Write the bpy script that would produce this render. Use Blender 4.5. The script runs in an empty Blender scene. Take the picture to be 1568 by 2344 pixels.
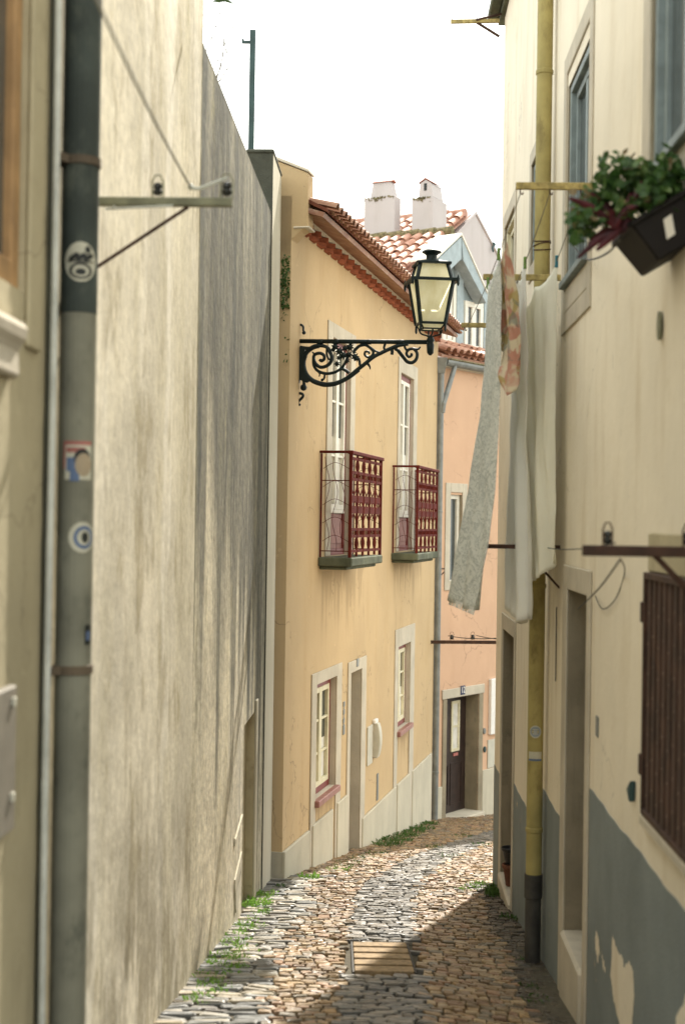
import bpy, math, random
from mathutils import Vector, Matrix, noise as mnoise
random.seed(11)
sc = bpy.context.scene
V = Vector
rad = math.radians

# ------------------------------------------------------------------ camera
EYE = V((0.0, 0.0, 1.6))
PITCH, ROLL = rad(0.42), rad(0.85)
ROT = Matrix.Rotation(math.pi / 2 + PITCH, 4, 'X') @ Matrix.Rotation(ROLL, 4, 'Z')
cam_data = bpy.data.cameras.new('camera')
cam = bpy.data.objects.new('camera', cam_data)
sc.collection.objects.link(cam)
cam.matrix_world = Matrix.Translation(EYE) @ ROT
cam_data.sensor_fit = 'HORIZONTAL'
cam_data.sensor_width = 24.0
cam_data.lens = 50.0
cam_data.clip_start = 0.05
cam_data.clip_end = 600.0
cam_data.dof.use_dof = True
cam_data.dof.focus_distance = 15.5
cam_data.dof.aperture_fstop = 2.1
sc.camera = cam

# ------------------------------------------------------------------ sky, sun, exposure
SUN_AZ, SUN_EL = rad(15.0), rad(42.0)          # azimuth to the right of +Y
world = bpy.data.worlds.new('World')
sc.world = world
world.use_nodes = True
wn = world.node_tree.nodes
wl = world.node_tree.links
wn.clear()
w_out = wn.new('ShaderNodeOutputWorld')
w_bg = wn.new('ShaderNodeBackground')
w_bg.inputs['Strength'].default_value = 0.105
w_sky = wn.new('ShaderNodeTexSky')
w_sky.sky_type = 'NISHITA'
w_sky.sun_disc = False
w_sky.sun_elevation = SUN_EL
w_sky.sun_rotation = SUN_AZ
w_sky.dust_density = 3.0
w_co = wn.new('ShaderNodeTexCoord')
w_map = wn.new('ShaderNodeMapping')
w_map.inputs['Scale'].default_value = (2.0, 2.0, 7.0)
w_noise = wn.new('ShaderNodeTexNoise')
w_noise.inputs['Scale'].default_value = 1.6
w_noise.inputs['Detail'].default_value = 5.0
w_ramp = wn.new('ShaderNodeValToRGB')
w_ramp.color_ramp.elements[0].position = 0.32
w_ramp.color_ramp.elements[0].color = (8.2, 8.5, 8.3, 1)
w_ramp.color_ramp.elements[1].position = 0.62
w_ramp.color_ramp.elements[1].color = (9.4, 9.5, 8.7, 1)
w_mix = wn.new('ShaderNodeMixRGB')
w_mix.inputs['Fac'].default_value = 0.88
wl.new(w_co.outputs['Generated'], w_map.inputs['Vector'])
wl.new(w_map.outputs['Vector'], w_noise.inputs['Vector'])
wl.new(w_noise.outputs['Fac'], w_ramp.inputs['Fac'])
wl.new(w_sky.outputs['Color'], w_mix.inputs['Color1'])
wl.new(w_ramp.outputs['Color'], w_mix.inputs['Color2'])
wl.new(w_mix.outputs['Color'], w_bg.inputs['Color'])
wl.new(w_bg.outputs['Background'], w_out.inputs['Surface'])

sun_data = bpy.data.lights.new('sun', 'SUN')
sun_data.energy = 3.2
sun_data.angle = rad(0.8)
sun_data.color = (1.0, 0.93, 0.82)
sun = bpy.data.objects.new('sun', sun_data)
sc.collection.objects.link(sun)
sdir = V((math.sin(SUN_AZ) * math.cos(SUN_EL), math.cos(SUN_AZ) * math.cos(SUN_EL), math.sin(SUN_EL)))
sun.rotation_euler = sdir.to_track_quat('Z', 'Y').to_euler()
sun.location = sdir * 60

sc.view_settings.view_transform = 'Standard'
sc.view_settings.look = 'None'
sc.view_settings.gamma = 1.0
sc.view_settings.exposure = 1.48
sc.view_settings.use_curve_mapping = False
sc.render.engine = 'CYCLES'
sc.cycles.max_bounces = 10
sc.cycles.diffuse_bounces = 6
sc.cycles.use_denoising = True
sc.cycles.sample_clamp_indirect = 8.0

# ------------------------------------------------------------------ geometry helpers
FPX = 3267.0
def ray(x, y):
    r = ROT.to_3x3() @ V(((x - 784) / FPX, -(y - 1172) / FPX, -1))
    return r
def at(x, y, d):
    """point seen at photo position (x, y), d metres ahead"""
    r = ray(x, y)
    return EYE + r * (d / r.y)

def g(x, y):
    """height of the street: it runs downhill away from the viewer"""
    a = min(max((x - 0.5) / 0.9, 0), 1) * min(max((13 - y) / 5, 0), 1)
    return -0.141 * y - 0.11 * a
def ground_at(x, y):
    r = ray(x, y)
    t = 3.0
    for _ in range(80):
        p = EYE + r * t
        e = p.z - g(p.x, p.y)
        t += e / (abs(r.z) - 0.141 + 1e-6) * 0.7
    return EYE + r * t

class Frame:
    """a vertical plane: u runs along it, n points out of it, z is up"""
    def __init__(s, o, u, flip=1):
        s.o = V((o[0], o[1], 0))
        s.u = V((u[0], u[1], 0)).normalized()
        s.n = V((s.u.y, -s.u.x, 0)) * flip
    def P(s, u, n, z):
        p = s.o + s.u * u + s.n * n
        return V((p.x, p.y, z))
    def hit(s, x, y, off=0.0):
        r = ray(x, y)
        t = (off - (EYE - s.o).dot(s.n)) / r.dot(s.n)
        p = EYE + r * t
        return (p - s.o).dot(s.u), p.z
    def uu(s, x, y, off=0.0):
        return s.hit(x, y, off)[0]
    def zz(s, x, y, off=0.0):
        return s.hit(x, y, off)[1]

BASE = {}
class MB:
    def __init__(s):
        s.v, s.f, s.m, s.c = [], [], [], []
        s.mi = 0
        s.col = None
    def add(s, pts, faces):
        k = len(s.v)
        s.v += [V(p) for p in pts]
        for f in faces:
            s.f.append([i + k for i in f])
            s.m.append(s.mi)
            s.c.append(s.col)
    def face(s, *pts):
        s.add(pts, [list(range(len(pts)))])
    def hexa(s, p):
        s.add(p, [(0, 3, 2, 1), (4, 5, 6, 7), (0, 1, 5, 4), (1, 2, 6, 5), (2, 3, 7, 6), (3, 0, 4, 7)])
    def box(s, F, u0, u1, n0, n1, z0, z1):
        s.hexa([F.P(u0, n0, z0), F.P(u1, n0, z0), F.P(u1, n1, z0), F.P(u0, n1, z0),
                F.P(u0, n0, z1), F.P(u1, n0, z1), F.P(u1, n1, z1), F.P(u0, n1, z1)])
    def prism(s, poly, vec):
        n = len(poly)
        vec = V(vec)
        pts = [V(p) for p in poly] + [V(p) + vec for p in poly]
        fs = [list(range(n))[::-1], list(range(n, 2 * n))]
        fs += [(i, (i + 1) % n, n + (i + 1) % n, n + i) for i in range(n)]
        s.add(pts, fs)
    def tube(s, pts, r, seg=6, cap=True, flat=None):
        pts = [V(p) for p in pts]
        n = len(pts)
        rr = r if isinstance(r, (list, tuple)) else [r] * n
        t = (pts[1] - pts[0]).normalized()
        a = t.orthogonal().normalized()
        if flat is not None:
            a = (flat - t * flat.dot(t)).normalized()
        ring = []
        for i in range(n):
            if i == 0: tt = pts[1] - pts[0]
            elif i == n - 1: tt = pts[-1] - pts[-2]
            else: tt = (pts[i + 1] - pts[i]).normalized() + (pts[i] - pts[i - 1]).normalized()
            if tt.length < 1e-9: tt = t
            tt = tt.normalized()
            a = a - tt * a.dot(tt)
            a = a.normalized() if a.length > 1e-6 else tt.orthogonal().normalized()
            b = tt.cross(a)
            ring += [pts[i] + (a * math.cos(k * 2 * math.pi / seg) + b * math.sin(k * 2 * math.pi / seg)) * rr[i] for k in range(seg)]
        fs = []
        for i in range(n - 1):
            for k in range(seg):
                k2 = (k + 1) % seg
                fs.append((i * seg + k, i * seg + k2, (i + 1) * seg + k2, (i + 1) * seg + k))
        if cap:
            fs.append(list(range(seg))[::-1])
            fs.append([(n - 1) * seg + k for k in range(seg)])
        s.add(ring, fs)
    def bar(s, a, b, w, h, side=None):
        """rectangular bar from a to b"""
        a, b = V(a), V(b)
        t = (b - a).normalized()
        side = V(side) if side is not None else t.cross(V((0, 0, 1)))
        if side.length < 1e-6: side = V((1, 0, 0))
        side = (side - t * side.dot(t)).normalized()
        up = side.cross(t).normalized()
        q = [(-w / 2, -h / 2), (w / 2, -h / 2), (w / 2, h / 2), (-w / 2, h / 2)]
        s.hexa([a + side * x + up * y for x, y in q] + [b + side * x + up * y for x, y in q])
    def lathe(s, prof, o, seg=12, ax=None):
        o = V(o)
        pts = []
        for r, z in prof:
            for k in range(seg):
                an = k * 2 * math.pi / seg
                pts.append(o + V((r * math.cos(an), r * math.sin(an), z)))
        fs = []
        for i in range(len(prof) - 1):
            for k in range(seg):
                k2 = (k + 1) % seg
                fs.append((i * seg + k, i * seg + k2, (i + 1) * seg + k2, (i + 1) * seg + k))
        fs.append(list(range(seg))[::-1])
        fs.append([(len(prof) - 1) * seg + k for k in range(seg)])
        s.add(pts, fs)
    def ball(s, o, r, seg=8):
        o = V(o)
        s.lathe([(max(r * math.sin(math.pi * i / 6), r * 0.02), -r * math.cos(math.pi * i / 6)) for i in range(7)], o, seg)
    def grid(s, fn, nu, nv):
        pts = [fn(i / nu, j / nv) for j in range(nv + 1) for i in range(nu + 1)]
        fs = []
        for j in range(nv):
            for i in range(nu):
                k = j * (nu + 1) + i
                fs.append((k, k + 1, k + nu + 2, k + nu + 1))
        s.add(pts, fs)
    def build(s, name, mats, parent=None, base=None, smooth=False, bevel=0.0, solid=0.0):
        if not isinstance(mats, (list, tuple)): mats = [mats]
        if parent is not None: base = BASE[parent.name]
        elif base is None:
            xs = [p.x for p in s.v]; ys = [p.y for p in s.v]; zs = [p.z for p in s.v]
            base = V(((min(xs) + max(xs)) / 2, (min(ys) + max(ys)) / 2, min(zs)))
        me = bpy.data.meshes.new(name)
        me.from_pydata([p - base for p in s.v], [], s.f)
        for m in mats: me.materials.append(m)
        me.polygons.foreach_set('material_index', s.m)
        if smooth: me.polygons.foreach_set('use_smooth', [True] * len(s.f))
        if any(c is not None for c in s.c):
            at_ = me.color_attributes.new('tint', 'FLOAT_COLOR', 'CORNER')
            li = 0
            for f, c in zip(s.f, s.c):
                for _ in f:
                    at_.data[li].color = (c[0], c[1], c[2], 1) if c else (0.3, 0.3, 0.3, 1)
                    li += 1
        me.update()
        me.validate()
        o = bpy.data.objects.new(name, me)
        sc.collection.objects.link(o)
        if parent is not None: o.parent = parent
        else: o.location = base
        BASE[o.name] = base
        if bevel:
            b = o.modifiers.new('bevel', 'BEVEL'); b.width = bevel; b.segments = 1; b.limit_method = 'ANGLE'; b.angle_limit = rad(40)
        if solid:
            b = o.modifiers.new('solid', 'SOLIDIFY'); b.thickness = solid; b.offset = 0
        return o

def thing(name, label, cat, base, group=None):
    o = bpy.data.objects.new(name, None)
    o.empty_display_size = 0.2
    sc.collection.objects.link(o)
    o.location = V(base)
    BASE[o.name] = V(base)
    o['label'] = label; o['category'] = cat
    if group: o['group'] = group
    return o
def tag(o, label, cat, group=None, kind=None):
    o['label'] = label; o['category'] = cat
    if group: o['group'] = group
    if kind: o['kind'] = kind
    return o
def cat_rom(pts, sub=4):
    pts = [V(p) for p in pts]
    out = []
    for i in range(len(pts) - 1):
        p0 = pts[max(i - 1, 0)]; p1 = pts[i]; p2 = pts[i + 1]; p3 = pts[min(i + 2, len(pts) - 1)]
        for k in range(sub):
            t = k / sub
            out.append(0.5 * ((2 * p1) + (p2 - p0) * t + (2 * p0 - 5 * p1 + 4 * p2 - p3) * t * t + (3 * p1 - p0 - 3 * p2 + p3) * t ** 3))
    out.append(pts[-1])
    return out
def sag(a, b, drop, n=10):
    a, b = V(a), V(b)
    return [a.lerp(b, i / n) - V((0, 0, drop * 4 * (i / n) * (1 - i / n))) for i in range(n + 1)]
def facade(mb, F, u0, u1, z0, z1, ops, depth=0.3, m_wall=0, m_rev=0):
    """front of a wall with real openings and reveals"""
    us = sorted({u0, u1, *[o[0] for o in ops], *[o[1] for o in ops]})
    zs = sorted({z0, z1, *[o[2] for o in ops], *[o[3] for o in ops]})
    mb.mi = m_wall
    for a, b in zip(us, us[1:]):
        for c, d in zip(zs, zs[1:]):
            mu, mz = (a + b) / 2, (c + d) / 2
            if any(o[0] < mu < o[1] and o[2] < mz < o[3] for o in ops): continue
            mb.face(F.P(a, 0, c), F.P(b, 0, c), F.P(b, 0, d), F.P(a, 0, d))
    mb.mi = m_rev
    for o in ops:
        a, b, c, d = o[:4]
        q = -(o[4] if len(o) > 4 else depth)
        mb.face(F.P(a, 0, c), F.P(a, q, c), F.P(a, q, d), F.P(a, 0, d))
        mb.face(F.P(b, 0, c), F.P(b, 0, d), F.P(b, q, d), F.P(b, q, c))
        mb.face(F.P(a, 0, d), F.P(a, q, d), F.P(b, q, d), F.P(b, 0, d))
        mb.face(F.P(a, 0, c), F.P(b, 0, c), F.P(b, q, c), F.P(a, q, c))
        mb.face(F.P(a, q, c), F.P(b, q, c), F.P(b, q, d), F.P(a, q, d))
    mb.mi = m_wall
def shell(mb, F, u0, u1, n1, z0, z1):
    """the other five sides of a building whose front is at n = 0"""
    mb.face(F.P(u0, 0, z0), F.P(u0, 0, z1), F.P(u0, n1, z1), F.P(u0, n1, z0))
    mb.face(F.P(u1, 0, z0), F.P(u1, n1, z0), F.P(u1, n1, z1), F.P(u1, 0, z1))
    mb.face(F.P(u0, n1, z0), F.P(u0, n1, z1), F.P(u1, n1, z1), F.P(u1, n1, z0))
    mb.face(F.P(u0, 0, z1), F.P(u1, 0, z1), F.P(u1, n1, z1), F.P(u0, n1, z1))
    mb.face(F.P(u0, 0, z0), F.P(u0, n1, z0), F.P(u1, n1, z0), F.P(u1, 0, z0))
def ring(mb, F, u0, u1, z0, z1, w, n0, n1, bottom=True):
    """rectangular frame, members butted end to end"""
    mb.box(F, u0, u0 + w, n0, n1, z0, z1)
    mb.box(F, u1 - w, u1, n0, n1, z0, z1)
    mb.box(F, u0 + w, u1 - w, n0, n1, z1 - w, z1)
    if bottom: mb.box(F, u0 + w, u1 - w, n0, n1, z0, z0 + w)

# ------------------------------------------------------------------ materials
class Nt:
    def __init__(s, name):
        s.mat = bpy.data.materials.new(name)
        s.mat.use_nodes = True
        s.n = s.mat.node_tree.nodes
        s.l = s.mat.node_tree.links
        s.bsdf = s.n['Principled BSDF']
        s.pos = s.n.new('ShaderNodeNewGeometry').outputs['Position']
    def lk(s, a, b): s.l.new(a, b)
    def val(s, sock, v):
        if hasattr(v, 'is_linked') or hasattr(v, 'links'): s.lk(v, sock)
        elif isinstance(v, (tuple, list)) and len(v) == 3 and sock.type == 'RGBA': sock.default_value = (*v, 1)
        else: sock.default_value = v
    def mapped(s, sc_=(1, 1, 1), loc=(0, 0, 0), rot=(0, 0, 0), src=None):
        m = s.n.new('ShaderNodeMapping')
        m.inputs['Scale'].default_value = sc_
        m.inputs['Location'].default_value = loc
        m.inputs['Rotation'].default_value = rot
        s.lk(src or s.pos, m.inputs['Vector'])
        return m.outputs['Vector']
    def noise(s, scale, detail=4, rough=0.55, vec=None, dist=0.0):
        t = s.n.new('ShaderNodeTexNoise')
        t.inputs['Scale'].default_value = scale
        t.inputs['Detail'].default_value = detail
        t.inputs['Roughness'].default_value = rough
        t.inputs['Distortion'].default_value = dist
        s.lk(vec or s.pos, t.inputs['Vector'])
        return t.outputs['Fac']
    def ramp(s, fac, a, b, ca=0.0, cb=1.0):
        r = s.n.new('ShaderNodeMapRange')
        r.interpolation_type = 'SMOOTHSTEP'
        s.val(r.inputs['Value'], fac)
        r.inputs['From Min'].default_value = a
        r.inputs['From Max'].default_value = b
        r.inputs['To Min'].default_value = ca
        r.inputs['To Max'].default_value = cb
        return r.outputs['Result']
    def math(s, op, a, b=0.0):
        m = s.n.new('ShaderNodeMath')
        m.operation = op
        s.val(m.inputs[0], a); s.val(m.inputs[1], b)
        return m.outputs[0]
    def mix(s, fac, a, b, mode='MIX'):
        m = s.n.new('ShaderNodeMixRGB')
        m.blend_type = mode
        s.val(m.inputs['Fac'], fac)
        s.val(m.inputs['Color1'], a); s.val(m.inputs['Color2'], b)
        return m.outputs['Color']
    def z(s, axis='Z'):
        x = s.n.new('ShaderNodeSeparateXYZ')
        s.lk(s.pos, x.inputs[0])
        return x.outputs[axis]
    def bump(s, h, strength=0.3, dist=0.01):
        b = s.n.new('ShaderNodeBump')
        b.inputs['Strength'].default_value = strength
        b.inputs['Distance'].default_value = dist
        s.lk(h, b.inputs['Height'])
        s.lk(b.outputs['Normal'], s.bsdf.inputs['Normal'])
    def out(s, col, rough=0.8, spec=0.3, metal=0.0):
        s.val(s.bsdf.inputs['Base Color'], col)
        s.val(s.bsdf.inputs['Roughness'], rough)
        s.bsdf.inputs['Specular IOR Level'].default_value = spec
        s.bsdf.inputs['Metallic'].default_value = metal
        return s.mat
def sc3(c, k): return tuple(min(x * k, 0.95) for x in c)

def plaster(name, c, var=0.16, stain=None, stain_amt=0.5, streak=0.35, bump=0.25, scale=1.0, seed=0.0, crack=0.0):
    t = Nt(name)
    big = t.ramp(t.noise(0.9 * scale, 5, vec=t.mapped(loc=(seed, seed * 2, 0))), 0.3, 0.7)
    col = t.mix(big, sc3(c, 1 - var), sc3(c, 1 + var * 0.6))
    if stain:
        sv = t.mapped((2.6 * scale, 2.6 * scale, 0.45 * scale), (seed, 3.1, seed))
        st = t.ramp(t.noise(1.3, 6, 0.65, sv), 0.48, 0.78)
        col = t.mix(t.math('MULTIPLY', st, streak), col, stain)
        pt = t.ramp(t.noise(2.3 * scale, 7, 0.7, t.mapped(loc=(7 + seed, 0, 0))), 0.55, 0.8)
        col = t.mix(t.math('MULTIPLY', pt, stain_amt), col, stain)
    if crack:
        wv = t.n.new('ShaderNodeVectorMath'); wv.operation = 'MULTIPLY_ADD'
        nz = t.n.new('ShaderNodeTexNoise'); nz.inputs['Scale'].default_value = 2.6; nz.inputs['Detail'].default_value = 5
        t.lk(t.pos, nz.inputs['Vector']); t.lk(nz.outputs['Color'], wv.inputs[0]); wv.inputs[1].default_value = (0.6, 0.6, 0.6); t.lk(t.pos, wv.inputs[2])
        vo = t.n.new('ShaderNodeTexVoronoi'); vo.feature = 'DISTANCE_TO_EDGE'; vo.inputs['Scale'].default_value = 1.1
        t.lk(wv.outputs[0], vo.inputs['Vector'])
        ln = t.math('MULTIPLY', t.ramp(vo.outputs['Distance'], 0.011, 0.002), t.ramp(t.noise(0.9, 3, vec=t.mapped(loc=(seed + 3, 1, 2))), 0.50, 0.58))
        col = t.mix(t.math('MULTIPLY', ln, crack), col, sc3(c, 0.35))
        ch = t.ramp(t.noise(7, 6, 0.7, t.mapped(loc=(seed + 1, 5, 2))), 0.665, 0.69)
        col = t.mix(t.math('MULTIPLY', ch, crack), col, sc3(c, 0.5))
        c2 = t.ramp(t.noise(5, 6, 0.7, t.mapped(loc=(seed + 8, 5, 9))), 0.66, 0.68)
        col = t.mix(t.math('MULTIPLY', c2, crack * 0.7), col, sc3(c, 1.35))
    fine = t.noise(55, 4, 0.6)
    col = t.mix(0.18, col, t.mix(fine, sc3(c, 0.75), sc3(c, 1.15)))
    h = t.math('ADD', t.math('MULTIPLY', t.noise(9, 4), 1.6), t.math('MULTIPLY', t.noise(60, 3), 0.3))
    t.bump(h, bump, 0.012)
    return t.out(col, 0.88, 0.2)

def simple(name, c, rough=0.6, var=0.12, metal=0.0, bump=0.1, bscale=60, spec=0.35, vscale=8, grime=None, gamt=0.4):
    t = Nt(name)
    f = t.noise(vscale, 5)
    col = t.mix(t.ramp(f, 0.3, 0.7), sc3(c, 1 - var), sc3(c, 1 + var))
    if grime:
        col = t.mix(t.math('MULTIPLY', t.ramp(t.noise(vscale * 1.7, 6, 0.7, t.mapped((1, 1, 0.5), (4, 4, 4))), 0.5, 0.72), gamt), col, grime)
    t.bump(t.noise(bscale, 4), bump, 0.006)
    return t.out(col, rough, spec, metal)

M = {}
M['yellow'] = plaster('yellow_plaster', (0.51, 0.375, 0.215), 0.09, (0.42, 0.28, 0.13), 0.30, 0.5, 0.16, crack=0.6)
M['pink'] = plaster('salmon_plaster', (0.575, 0.375, 0.25), 0.07, (0.46, 0.28, 0.17), 0.3, 0.3, 0.16, seed=5, crack=0.6)
M['white_wall'] = plaster('white_plaster', (0.46, 0.425, 0.415), 0.05, (0.30, 0.27, 0.23), 0.2, 0.35, 0.12, seed=9)
M['cream'] = plaster('cream_plaster', (0.76, 0.69, 0.555), 0.09, (0.50, 0.40, 0.25), 0.38, 0.65, 0.22, seed=2, crack=0.4)
M['near_left'] = plaster('ochre_grey_plaster', (0.44, 0.385, 0.255), 0.2, (0.14, 0.12, 0.07), 0.6, 0.5, 0.35, seed=12, crack=0.5)
M['stone'] = plaster('limestone', (0.50, 0.45, 0.36), 0.14, (0.24, 0.21, 0.15), 0.45, 0.3, 0.3, 3.0, seed=3)
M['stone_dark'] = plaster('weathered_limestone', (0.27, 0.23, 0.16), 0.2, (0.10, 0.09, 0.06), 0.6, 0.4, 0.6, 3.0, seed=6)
M['plinth'] = plaster('pale_plinth_render', (0.50, 0.46, 0.36), 0.12, (0.26, 0.24, 0.18), 0.4, 0.4, 0.25, 1.5, seed=8)
M['green_stone'] = plaster('mossy_stone', (0.10, 0.11, 0.075), 0.4, (0.025, 0.035, 0.02), 0.8, 0.5, 0.5, 4.0, seed=4)

def streaks(t, freq, zf, lo, hi, seed, rough=0.62):
    nz = t.n.new('ShaderNodeTexNoise'); nz.inputs['Scale'].default_value = 1.4; nz.inputs['Detail'].default_value = 4
    t.lk(t.pos, nz.inputs['Vector'])
    wv = t.n.new('ShaderNodeVectorMath'); wv.operation = 'MULTIPLY_ADD'
    t.lk(nz.outputs['Color'], wv.inputs[0]); wv.inputs[1].default_value = (0.35, 0.35, 1.5); t.lk(t.pos, wv.inputs[2])
    return t.ramp(t.noise(1.0, 6, rough, t.mapped((freq, freq, zf), (seed, seed * 1.7, seed * 0.3), src=wv.outputs[0])), lo, hi)
def tall_wall():
    t = Nt('streaked_pale_plaster')
    c = (0.64, 0.595, 0.485)
    col = t.mix(t.ramp(t.noise(0.9, 5), 0.35, 0.65), sc3(c, 0.84), sc3(c, 1.12))
    mul = lambda a, k: t.math('MULTIPLY', a, k)
    col = t.mix(mul(streaks(t, 1.7, 0.13, 0.42, 0.66, 1.3), 0.60), col, (0.50, 0.455, 0.31))
    col = t.mix(mul(streaks(t, 2.4, 0.12, 0.48, 0.66, 5.1), 0.65), col, (0.76, 0.725, 0.64))
    col = t.mix(mul(streaks(t, 4.2, 0.55, 0.55, 0.70, 9.4), 0.45), col, (0.30, 0.25, 0.15))
    pt = t.ramp(t.noise(1.9, 8, 0.72, t.mapped((1, 1, 0.5), (2, 7, 1))), 0.52, 0.62)
    col = t.mix(mul(pt, 0.55), col, (0.30, 0.25, 0.14))
    low = t.ramp(t.math('ADD', t.z(), t.math('MULTIPLY', t.noise(1.1, 6, 0.65), 2.4)), 2.1, 0.3)
    lp = t.ramp(t.noise(2.2, 8, 0.72, t.mapped((1.6, 1.6, 0.6), (9, 9, 1))), 0.42, 0.56)
    col = t.mix(mul(t.math('MULTIPLY', low, lp), 0.7), col, (0.25, 0.22, 0.15))
    col = t.mix(0.6, col, t.mix(t.ramp(t.noise(16, 7, 0.72), 0.3, 0.7), (0.70, 0.69, 0.66), (1.18, 1.17, 1.14)), 'MULTIPLY')
    t.bump(t.math('ADD', t.math('MULTIPLY', t.noise(4, 5), 2.5), t.math('MULTIPLY', t.noise(45, 3), 0.4)), 0.3, 0.012)
    return t.out(col, 0.9, 0.15)
M['tall'] = tall_wall()

def garden_wall_mat():
    t = Nt('soot_streaked_plaster')
    c = (0.66, 0.605, 0.47)
    mul = lambda a, k: t.math('MULTIPLY', a, k)
    col = t.mix(t.ramp(t.noise(0.9, 5), 0.35, 0.65), sc3(c, 0.82), sc3(c, 1.1))
    col = t.mix(mul(streaks(t, 1.7, 0.13, 0.42, 0.66, 1.3), 0.6), col, (0.46, 0.42, 0.29))
    col = t.mix(mul(streaks(t, 2.4, 0.12, 0.48, 0.66, 5.1), 0.6), col, (0.76, 0.71, 0.60))
    # soot washed down from the coping in runs, and grey mould towards the far end
    runs = t.noise(1.0, 6, 0.62, t.mapped((1.7, 1.7, 0.10), (2, 3, 0)))
    far = t.ramp(t.z('Y'), 10.6, 12.6)
    top = t.ramp(t.math('ADD', t.math('ADD', t.z(), mul(far, 1.5)), mul(runs, 11.0)), 5.9, 7.7)
    soot = t.mix(t.ramp(t.noise(1.0, 7, 0.7, t.mapped((1.7, 1.7, 0.42), (6, 2, 1)), dist=0.6), 0.38, 0.62), (0.040, 0.043, 0.035), (0.175, 0.168, 0.13))
    col = t.mix(mul(top, 0.92), col, soot)
    s4 = streaks(t, 2.0, 0.10, 0.50, 0.60, 4.0)
    col = t.mix(mul(t.math('MULTIPLY', s4, t.math('MAXIMUM', top, far)), 0.65), col, (0.07, 0.075, 0.065))
    col = t.mix(mul(t.math('MULTIPLY', streaks(t, 2.6, 0.09, 0.53, 0.62, 7.7), t.math('SUBTRACT', 1.0, mul(top, 0.6))), 0.5), col, (0.56, 0.52, 0.41))
    bl = t.ramp(t.noise(2.4, 8, 0.75, t.mapped((1, 1, 0.32), (3, 3, 0))), 0.54, 0.62)
    col = t.mix(mul(bl, 0.55), col, (0.20, 0.19, 0.13))
    og = t.ramp(t.noise(3.2, 6, 0.75, t.mapped((1, 1, 0.25), (13, 3, 0))), 0.60, 0.70)
    col = t.mix(mul(og, 0.45), col, (0.42, 0.37, 0.17))
    col = t.mix(0.75, col, t.mix(t.ramp(t.noise(16, 7, 0.72), 0.3, 0.7), (0.55, 0.55, 0.55), (1.25, 1.23, 1.16)), 'MULTIPLY')
    t.bump(t.math('ADD', t.math('MULTIPLY', t.noise(5, 5), 2.5), t.math('MULTIPLY', t.noise(45, 3), 0.4)), 0.35, 0.014)
    return t.out(col, 0.92, 0.15)
M['garden'] = garden_wall_mat()
M['strip'] = plaster('rain_washed_plaster', (0.52, 0.48, 0.375), 0.1, (0.30, 0.28, 0.20), 0.35, 0.55, 0.3, 1.2, seed=15)

def grey_paint():
    t = Nt('peeling_grey_paint')
    c = (0.185, 0.212, 0.212)
    col = t.mix(t.ramp(t.noise(2.0, 4), 0.3, 0.7), sc3(c, 0.9), sc3(c, 1.12))
    peel = t.math('MULTIPLY', t.ramp(t.noise(6.0, 8, 0.72, t.mapped((1, 1, 0.6), (1.2, 4, 0.4))), 0.66, 0.675), t.ramp(t.z(), -0.3, -0.9))
    col = t.mix(peel, col, (0.52, 0.42, 0.25))
    t.bump(t.math('ADD', t.math('MULTIPLY', t.noise(8, 4), 1.4), t.noise(70, 3)), 0.3, 0.01)
    return t.out(col, 0.8, 0.25)
M['grey_paint'] = grey_paint()

def tile_mat(nm, ca, cb, cl):
    t = Nt(nm)
    f = t.noise(5, 5)
    col = t.mix(t.ramp(f, 0.3, 0.7), ca, cb)
    l = t.ramp(t.noise(9, 6, 0.7, t.mapped(loc=(2, 2, 2))), 0.52, 0.72)
    col = t.mix(t.math('MULTIPLY', l, 0.45), col, cl)
    k = t.ramp(t.noise(14, 6, 0.7, t.mapped(loc=(6, 2, 2))), 0.6, 0.75)
    col = t.mix(t.math('MULTIPLY', k, 0.5), col, (0.12, 0.10, 0.06))
    t.bump(t.noise(60, 4), 0.2, 0.006)
    return t.out(col, 0.62, 0.4)
M['tile'] = tile_mat('terracotta_tile', (0.30, 0.13, 0.08), (0.45, 0.245, 0.165), (0.48, 0.40, 0.34))
M['tile_old'] = tile_mat('lichened_brown_tile', (0.20, 0.085, 0.05), (0.32, 0.17, 0.10), (0.42, 0.38, 0.31))
M['tile_red'] = simple('red_brick_tile', (0.27, 0.085, 0.045), 0.8, 0.25, spec=0.15, vscale=14)
M['moss'] = simple('mossy_tile', (0.15, 0.12, 0.06), 0.9, 0.5, vscale=18, grime=(0.10, 0.13, 0.03), gamt=0.8, bump=0.5)
M['cream_band'] = plaster('limewashed_cove', (0.58, 0.52, 0.42), 0.1, (0.35, 0.30, 0.22), 0.3, 0.3, 0.2, seed=21)
M['iron'] = simple('dark_green_iron', (0.006, 0.014, 0.014), 0.5, 0.3, spec=0.25, bump=0.15)
M['rust'] = simple('rusty_brown_iron', (0.050, 0.024, 0.015), 0.7, 0.35, bump=0.3, grime=(0.10, 0.04, 0.02), gamt=0.5)
M['maroon'] = simple('maroon_paint', (0.092, 0.015, 0.011), 0.75, 0.25, spec=0.1, bump=0.1)
M['red_frame'] = simple('oxblood_paint', (0.17, 0.030, 0.025), 0.5, 0.12)
M['pink_panel'] = simple('faded_red_paint', (0.27, 0.12, 0.10), 0.6, 0.15)
M['sill'] = simple('rose_marble', (0.27, 0.12, 0.10), 0.45, 0.12, grime=(0.5, 0.35, 0.3), gamt=0.5)
M['white_paint'] = simple('white_window_paint', (0.70, 0.67, 0.58), 0.5, 0.06)
M['cream_paint'] = simple('cream_window_paint', (0.60, 0.55, 0.38), 0.5, 0.08)
M['curtain'] = simple('lace_curtain', (0.62, 0.60, 0.54), 0.9, 0.1)
M['blue_grey'] = simple('blue_grey_paint', (0.30, 0.36, 0.38), 0.55, 0.1, grime=(0.22, 0.25, 0.24), gamt=0.4)
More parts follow.
